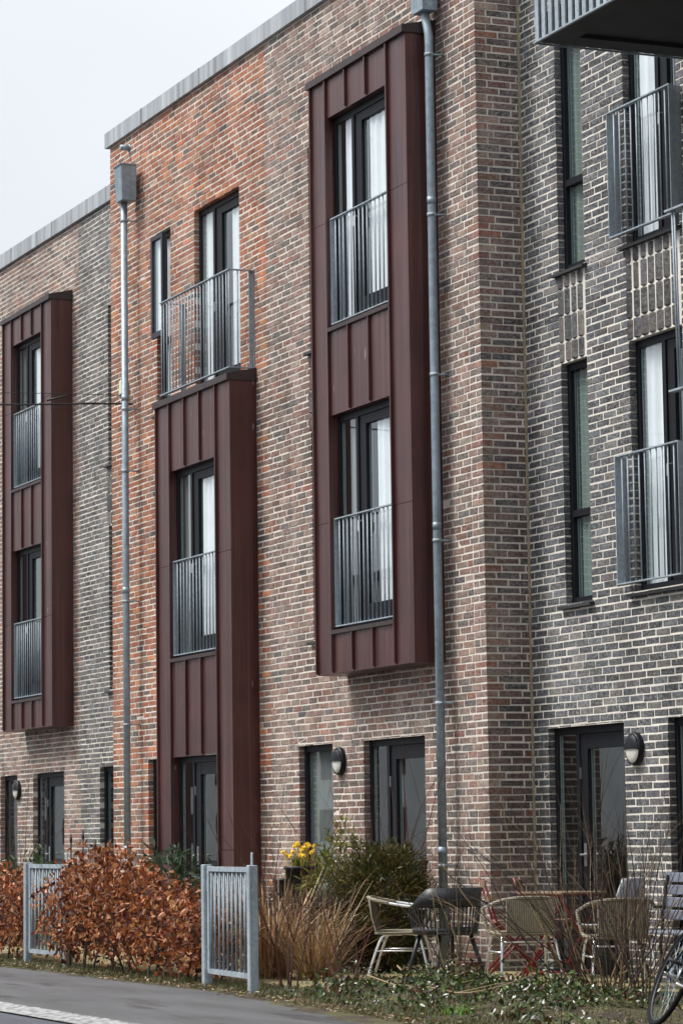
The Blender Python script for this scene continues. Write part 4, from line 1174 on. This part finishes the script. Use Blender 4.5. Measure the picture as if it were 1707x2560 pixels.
# ------------------------------------------------------------------ garden furniture
def smooth(pts, n=4):
    """Catmull-Rom through pts"""
    P = [Vector(p) for p in pts]; out = []
    for i in range(len(P)-1):
        a, b, c, d = P[max(i-1, 0)], P[i], P[i+1], P[min(i+2, len(P)-1)]
        for k in range(n):
            t = k/n
            out.append(.5*((2*b)+(c-a)*t+(2*a-5*b+4*c-d)*t*t+(3*b-a-3*c+d)*t**3))
    out.append(P[-1]); return [tuple(p) for p in out]
def cane_chair(loc, rz, label, sc=1.0):
    c = thing('cane_armchair', label, 'chair', loc, group='aluminium and cane armchairs', rz=rz); c.scale = (.96, .96, .915)
    half = [(-.285, .27, .655), (-.29, .10, .675), (-.28, -.08, .705), (-.225, -.215, .735), (-.12, -.275, .752), (0, -.29, .757)]
    hoop = half+[(-p[0], p[1], p[2]) for p in half[-2::-1]]
    MB().tube(smooth(hoop), .0135, 10).build('arm_hoop', 'alu', c, True)
    mid = [p for p in hoop if p[1] < -.05]
    MB().tube(smooth(mid), .0175, 10).build('hoop_wrapping', 'wicker', c, True)
    for s in (-1, 1):
        MB().tube(smooth([(s*.285, .285, .652), (s*.285, .262, .60), (s*.27, .225, .50), (s*.255, .19, .445), (s*.235, .0, .432), (s*.23, -.17, .432)]), .0165, 8).build('side_post', 'wicker', c, True)
        MB().tube(smooth([(s*.215, .02, .425), (s*.225, .13, .42), (s*.245, .19, .36), (s*.275, .27, 0)]), .0125, 8).build('leg', 'alu', c, True)
        MB().tube(smooth([(s*.205, .02, .420), (s*.215, -.10, .415), (s*.235, -.17, .36), (s*.275, -.29, 0)]), .0125, 8).build('leg', 'alu', c, True)
        MB().tube([(s*.252, .20, .27), (s*.252, -.21, .27)], .008, 6).build('stretcher', 'alu', c, True)
    MB().tube([(-.235, -.17, .36), (.235, -.17, .36)], .009, 6).build('stretcher', 'alu', c, True)
    n = 12; mb = MB()
    for k, z0 in ((0, .452), (1, .425)):
        for i in range(n+1):
            for j in range(n+1):
                u, v = -1+2*i/n, -1+2*j/n
                mb.v.append((u*.235*(1-.06*v), v*.215, z0-.018*(1-u*u)*(1-v*v)))
    m = (n+1)**2
    for i in range(n):
        for j in range(n):
            a = i*(n+1)+j; mb.f += [(a, a+n+1, a+n+2, a+1), (m+a, m+a+1, m+a+n+2, m+a+n+1)]
    rim = [i*(n+1) for i in range(n+1)]+[n*(n+1)+j for j in range(1, n+1)]+[i*(n+1)+n for i in range(n-1, -1, -1)]+[j for j in range(n-1, 0, -1)]
    for a, b in zip(rim, rim[1:]+rim[:1]): mb.f.append((a, b, m+b, m+a))
    mb.build('seat', 'wicker', c, True)
    # back: upright strands wound between the seat and the hoop, each a thin rod
    strand = MB()
    for i in range(27):
        u = -1+2*i/26; x = .205*u; yb = -.205; yt = -.288+.030*u*u; zt = .752-.012*u*u
        strand.tube([(x*.98, yb, .435), (x, (yb+yt)/2-.012, .59), (x*1.03, yt, zt)], .0068, 5, cap=False)
    o = strand.build('back_weave', 'cane', c, True); o['kind'] = 'stuff'
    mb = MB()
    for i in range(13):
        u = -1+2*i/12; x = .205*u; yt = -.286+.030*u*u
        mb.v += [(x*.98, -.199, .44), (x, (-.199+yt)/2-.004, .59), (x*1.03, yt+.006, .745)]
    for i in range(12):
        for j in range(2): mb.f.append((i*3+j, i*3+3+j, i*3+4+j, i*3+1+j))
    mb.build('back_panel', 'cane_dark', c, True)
    return c
def face(dx, dy): return math.atan2(-dx, dy)       # rotation that turns local +y to (dx, dy)
cane_chair((.78, -1.22, .038), face(.50, .86), 'aluminium and cane armchair turned to the wall, left of the charcoal chair')
cane_chair((1.80, -.58, .038), face(-.98, .20), 'aluminium and cane armchair seen from behind before the red folding chairs')
cane_chair((3.15, -.42, .038), face(-.95, .30), 'aluminium and cane armchair seen from behind among bare stems at right')

def shell_band(mb, a0, a1, n, rx, ry, zb, zt, th=.010, flare=.0):
    def ring(k, z, a): return ((rx*k)*math.sin(a), -(ry*k)*math.cos(a), z)
    V0 = len(mb.v)
    for i in range(n+1):
        a = a0+(a1-a0)*i/n
        for k, z in ((1.0, zb(a)), (1.0+flare, zt(a)), (1.0+flare-th/rx, zt(a)), (1.0-th/rx, zb(a))): mb.v.append(ring(k, z, a))
    for i in range(n):
        for j in range(4): mb.f.append((V0+i*4+j, V0+(i+1)*4+j, V0+(i+1)*4+(j+1) % 4, V0+i*4+(j+1) % 4))
    mb.f += [(V0, V0+1, V0+2, V0+3), (V0+n*4+3, V0+n*4+2, V0+n*4+1, V0+n*4)]
def tub_chair(loc, rz):
    c = thing('plastic_armchair', 'charcoal plastic tub chair with a slotted lower back', 'chair', loc, rz=rz); c.scale = (1, 1, .95)
    A = R_(118)
    top = lambda a: .672+.155*(lambda t: t*t*(3-2*t))(max(0, min(1, (1.75-abs(a))/.85)))
    mb = MB(); shell_band(mb, -A, A, 36, .300, .275, lambda a: .655+.01*math.cos(a), top, .012, .035)
    b = mb.build('backrest', 'plastic', c, True)
    mb = MB(); shell_band(mb, -A, A, 36, .270, .250, lambda a: .435, lambda a: .500, .012, .02)
    mb.lathe([(0, .452), (.20, .446), (.262, .455), (.262, .435), (.18, .425), (0, .425)], 24)
    mb.build('seat', 'plastic', c, True)
    for i in range(31):
        a = -A+2*A*i/30
        p0 = (.272*math.sin(a), -.252*math.cos(a)); p1 = (.296*math.sin(a), -.272*math.cos(a))
        t = Vector((math.cos(a), math.sin(a), 0))*.0062
        n = Vector((math.sin(a), -math.cos(a), 0))*.005
        vs = []
        for p, z in ((p0, .49), (p1, .665)):
            q = Vector((p[0], p[1], z)); vs += [tuple(q-t-n), tuple(q+t-n), tuple(q+t+n), tuple(q-t+n)]
        MB().add(vs, [(0, 1, 5, 4), (1, 2, 6, 5), (2, 3, 7, 6), (3, 0, 4, 7)]).build('slat', 'plastic', c)
    for sx in (-1, 1):
        for sy in (-1, 1): MB().tube([(sx*.15, sy*.14, .44), (sx*.20, sy*.20, .2), (sx*.235, sy*.235, 0)], [.020, .016, .011], 8).build('leg', 'plastic', c, True)
tub_chair((1.95, -1.36, .038), face(-.90, -.12))

def shell_chair(loc, rz):
    c = thing('shell_chair', 'grey moulded shell chair against the blue-grey brick wall', 'chair', loc, rz=rz)
    n = 10; mb = MB(); prof = [(.22, .435), (.10, .425), (-.06, .430), (-.16, .475), (-.205, .58), (-.235, .70), (-.265, .83)]
    wd = [.20, .225, .23, .22, .21, .215, .17]
    for k, off in ((0, 0), (1, .012)):
        for (y, z), w in zip(prof, wd):
            for i in range(n+1):
                u = -1+2*i/n; mb.v.append((w*u, y+.05*u*u*(z > .5)+off*(z > .47), z+.035*u*u*(z < .5)-off*(z <= .47)))
    m = len(prof)*(n+1)
    for j in range(len(prof)-1):
        for i in range(n):
            a = j*(n+1)+i; mb.f += [(a, a+1, a+n+2, a+n+1), (m+a, m+a+n+1, m+a+n+2, m+a+1)]
    for i in range(n): mb.f += [(i, i+1, m+i+1, m+i), (m-n-1+i, m-n+i, 2*m-n+i, 2*m-n-1+i)]
    for j in range(len(prof)-1): a = j*(n+1); mb.f += [(a, a+n+1, m+a+n+1, m+a), (a+n, a+2*n+1, m+a+2*n+1, m+a+n)]
    mb.build('shell', 'plastic_grey', c, True)
    for sx in (-1, 1):
        for sy in (-1, 1): MB().tube([(sx*.15, sy*.13, .42), (sx*.22, sy*.22, 0)], .011, 8).build('leg', 'plastic', c, True)
shell_chair((2.30, -.02, .05), face(-.85, -.52))

def folding_chair(loc, rz, label):
    c = thing('folding_chair', label, 'chair', loc, group='red folding chairs', rz=rz)
    for s in (-.19, .19):
        MB().box(s-.006, s+.006, -.008, .008, -.001, .001)
        MB().tube([(s, -.27, .835), (s, -.16, .47), (s, .24, 0)], .0105, 6).build('leg', 'red', c, True)
        MB().tube([(s*.88, .18, .452), (s*.88, -.24, 0)], .0105, 6).build('leg', 'red', c, True)
    for z, y in ((.06, .19), (.22, .055)): MB().tube([(-.19, y, z), (.19, y, z)], .008, 6).build('crossbar', 'red', c, True)
    MB().tube([(-.19, -.165, .455), (.19, -.165, .455)], .008, 6).tube([(-.17, .185, .452), (.17, .185, .452)], .008, 6).build('seat_rail', 'red', c, True)
    for y in (-.135, -.065, .005, .075, .145): MB().bbox(-.20, .20, y-.03, y+.03, .458, .474, .003).build('seat_slat', 'wood', c)
    for z in (.785, .665):
        y = -.27+(.835-z)*.30
        MB().bbox(-.205, .205, y-.006, y+.010, z-.033, z+.033, .003).build('back_slat', 'wood', c)
folding_chair((.78, -.17, .038), face(.35, .94), 'red folding chair with wooden slats, the nearer to the wall corner')
folding_chair((.86, .13, .038), face(.55, .83), 'red folding chair with wooden slats beside the red table')
def folding_table(loc, rz):
    t = thing('folding_table', 'small folding table with wooden top and red crossed legs', 'table', loc, rz=rz)
    for i in range(7): MB().bbox(-.27, .27, -.27+i*.078, -.27+i*.078+.072, .70, .718, .003).build('top_slat', 'wood', t)
    MB().box(-.25, .25, -.25, -.235, .676, .699).box(-.25, .25, .235, .25, .676, .699).build('top_frame', 'red', t)
    for x in (-.23, .23):
        MB().tube([(x, -.24, .68), (x, .24, 0)], .011, 6).build('leg', 'red', t, True)
        MB().tube([(x*.92, .24, .68), (x*.92, -.24, 0)], .011, 6).build('leg', 'red', t, True)
    MB().tube([(-.23, .21, .05), (.23, .21, .05)], .008, 6).tube([(-.21, -.21, .05), (.21, -.21, .05)], .008, 6).build('crossbar', 'red', t, True)
folding_table((1.30, .04, .038), face(-.30, .95))
def bench(loc, rz):
    b = thing('garden_bench', 'blue-grey slatted bench against the wall at the right edge', 'bench', loc, rz=rz)
    for y in (-.20, -.11, -.02, .07): MB().bbox(0, 1.3, y, y+.075, .42, .44, .004).build('seat_slat', 'bench', b)
    for z, y in ((.52, .165), (.62, .185), (.72, .205), (.82, .225)): MB().bbox(0, 1.3, y, y+.018, z, z+.078, .004).build('back_slat', 'bench', b)
    for x in (.05, 1.22):
        MB().tube(smooth([(x, -.19, 0), (x, -.18, .25), (x, -.16, .415)]), .014, 8).build('leg', 'cable', b, True)
        MB().tube(smooth([(x, .22, 0), (x, .14, .25), (x, .155, .45), (x, .215, .88)]), .014, 8).build('leg', 'cable', b, True)
        MB().tube(smooth([(x, -.16, .415), (x, -.19, .56), (x, -.05, .62), (x, .17, .62)]), .012, 8).build('armrest', 'cable', b, True)
bench((2.45, .18, .02), 0)
tp = thing('clay_pot', 'square terracotta planter under the charcoal chair', 'pot', (1.55, -.95, .02)); tp.scale = (.7, .7, .7)
MB().add([(-.10, -.10, 0), (.10, -.10, 0), (.10, .10, 0), (-.10, .10, 0), (-.13, -.13, .24), (.13, -.13, .24), (.13, .13, .24), (-.13, .13, .24)], [(0, 3, 2, 1), (0, 1, 5, 4), (1, 2, 6, 5), (2, 3, 7, 6), (3, 0, 4, 7)]).build('vessel', 'terracotta', tp)
MB().box(-.14, .14, -.14, .14, .24, .262).build('rim', 'terracotta', tp)

# ------------------------------------------------------------------ bicycle leaning on a hoop at the right edge
def bicycle():
    b = thing('bicycle', 'black bicycle leaning out of frame, only its far wheel showing at bottom right', 'bicycle', (0, 0, 0))
    f = Vector((.970, -.243, 0)).normalized(); rt = Vector((.243, .970, 0)).normalized(); ln = R_(25)
    up = Vector((0, 0, 1))*math.cos(ln)+rt*math.sin(ln); lf = up.cross(f)
    c0 = Vector((7.03, -2.27, .012))
    b.matrix_world = Matrix(((f.x, lf.x, up.x, c0.x), (f.y, lf.y, up.y, c0.y), (f.z, lf.z, up.z, c0.z), (0, 0, 0, 1)))
    Rw = .345
    n = 48
    def torus(R, r, m=10):
        mb = MB()
        for i in range(n):
            a = 2*math.pi*i/n
            for j in range(m):
                t = 2*math.pi*j/m; q = R+r*math.cos(t); mb.v.append((q*math.cos(a), r*math.sin(t), q*math.sin(a)))
        for i in range(n):
            for j in range(m): mb.f.append((i*m+j, ((i+1) % n)*m+j, ((i+1) % n)*m+(j+1) % m, i*m+(j+1) % m))
        return mb
    tyre = torus(Rw-.018, .018).mesh('wheel', 'tyre', True); rim = torus(Rw-.040, .008, 8).mesh('rim', 'plastic', True)
    spoke = MB().tube([(.018, 0, 0), (.30, 0, 0)], .0011, 4).mesh('spoke', 'zinc'); hub = MB().tube([(0, -.05, 0), (0, .05, 0)], .016, 10).tube([(0, -.07, 0), (0, .07, 0)], .006, 6).mesh('hub', 'steel', True)
    for x in (0, 1.04):
        w = link('wheel', tyre, b, loc=(x, 0, Rw)); link('rim', rim, w); link('hub', hub, w)
        for k in range(28):
            s = link('spoke', spoke, w, loc=(0, .03*(1 if k % 2 else -1), 0))
            s.rotation_euler = (0, 0, math.atan2(-.03*(1 if k % 2 else -1), .29)); s.rotation_mode = 'XYZ'
            s.rotation_euler = (0, -2*math.pi*k/28, 0)
            s.rotation_euler = (Matrix.Rotation(-2*math.pi*k/28, 3, 'Y') @ Matrix.Rotation(math.atan2(-.03*(1 if k % 2 else -1), .29), 3, 'Z')).to_euler()
    def t(nm, pts, r, mat='plastic'): return MB().tube(pts, r, 8).build(nm, mat, b, True)
    BB, ST, HT, HB = (.44, 0, .28), (.30, 0, .78), (.86, 0, .80), (.885, 0, .66)
    MB().tube([BB, ST], .016, 8).tube([ST, HT], .016, 8).tube([BB, HB], .018, 8).tube([HT, HB], .019, 8).tube([(0, .055, Rw), (.40, .03, .285)], .009, 8).tube([(0, -.055, Rw), (.40, -.03, .285)], .009, 8).tube([(0, .055, Rw), (.31, .025, .74)], .008, 8).tube([(0, -.055, Rw), (.31, -.025, .74)], .008, 8).build('frame', 'plastic', b, True)
    MB().tube([HB, (.92, .05, .56), (1.04, .055, Rw)], .011, 8).tube([HB, (.92, -.05, .56), (1.04, -.055, Rw)], .011, 8).build('fork', 'plastic', b, True)
    t('handlebar', smooth([(.70, -.30, 1.0), (.80, -.22, 1.02), (.85, 0, .98), (.80, .22, 1.02), (.70, .30, 1.0)]), .012, 'steel'); t('stem', [HT, (.85, 0, .98)], .013, 'steel'); t('seat_post', [ST, (.27, 0, .93)], .012, 'steel')
    MB().add([(.12, -.09, .95), (.12, .09, .95), (.28, .05, .955), (.42, .015, .95), (.42, -.015, .95), (.28, -.05, .955), (.14, -.07, .90), (.14, .07, .90), (.40, 0, .91)], [(0, 5, 4, 3, 2, 1), (0, 1, 7, 6), (1, 2, 3, 8, 7), (3, 4, 8), (4, 5, 0, 6, 8), (6, 7, 8)]).build('saddle', 'plastic', b)
    t('pedal', [(.44, .10, .16), (.44, .19, .16)], .012); t('pedal', [(.44, -.10, .40), (.44, -.19, .40)], .012)
    MB().tube([(.44, .09, .28), (.44, .09, .16)], .008, 6).tube([(.44, -.09, .28), (.44, -.09, .40)], .008, 6).tube([(.44, -.09, .28), (.44, .09, .28)], .012, 8).build('crank', 'steel', b, True)
    # hoop stand that carries the frame
    p = c0+f*1.06+up*.74+rt*.036
    q = rt
    tag(MB().tube(smooth([(p.x-f.x*.13+q.x*.02, p.y-f.y*.13+q.y*.02, 0), (p.x-f.x*.13, p.y-f.y*.13, p.z*.7), (p.x-f.x*.07, p.y-f.y*.07, p.z), (p.x+f.x*.07, p.y+f.y*.07, p.z), (p.x+f.x*.13, p.y+f.y*.13, p.z*.7), (p.x+f.x*.13+q.x*.02, p.y+f.y*.13+q.y*.02, 0)]), .022, 10).build('bicycle_stand', 'galv', None, True), 'galvanised hoop stand the bicycle leans on, beyond the right edge', 'stand')
bicycle()
# unseen brick wing added beyond the right edge to shade right-facing walls
shade_wing = thing('brick_house', 'unseen dark brick wing added beyond the right edge to shade the walls', 'house', (12, 4, 0))
MB().box(-5.2, 10, -5.45, 4, -.3, 11.0).build('wall', simple('far_brick', (.115, .095, .085), .9, 0, 3, .3), shade_wing)
MB().box(-5.24, 10.04, -5.49, 4, 11.0, 11.2).build('coping', 'coping', shade_wing)
for i in range(4):
    for j in range(3): MB().box(-3.8+i*3.3, -2.4+i*3.3, -5.46, -5.40, .9+j*3.1, 2.6+j*3.1).build('window', 'frame', shade_wing)
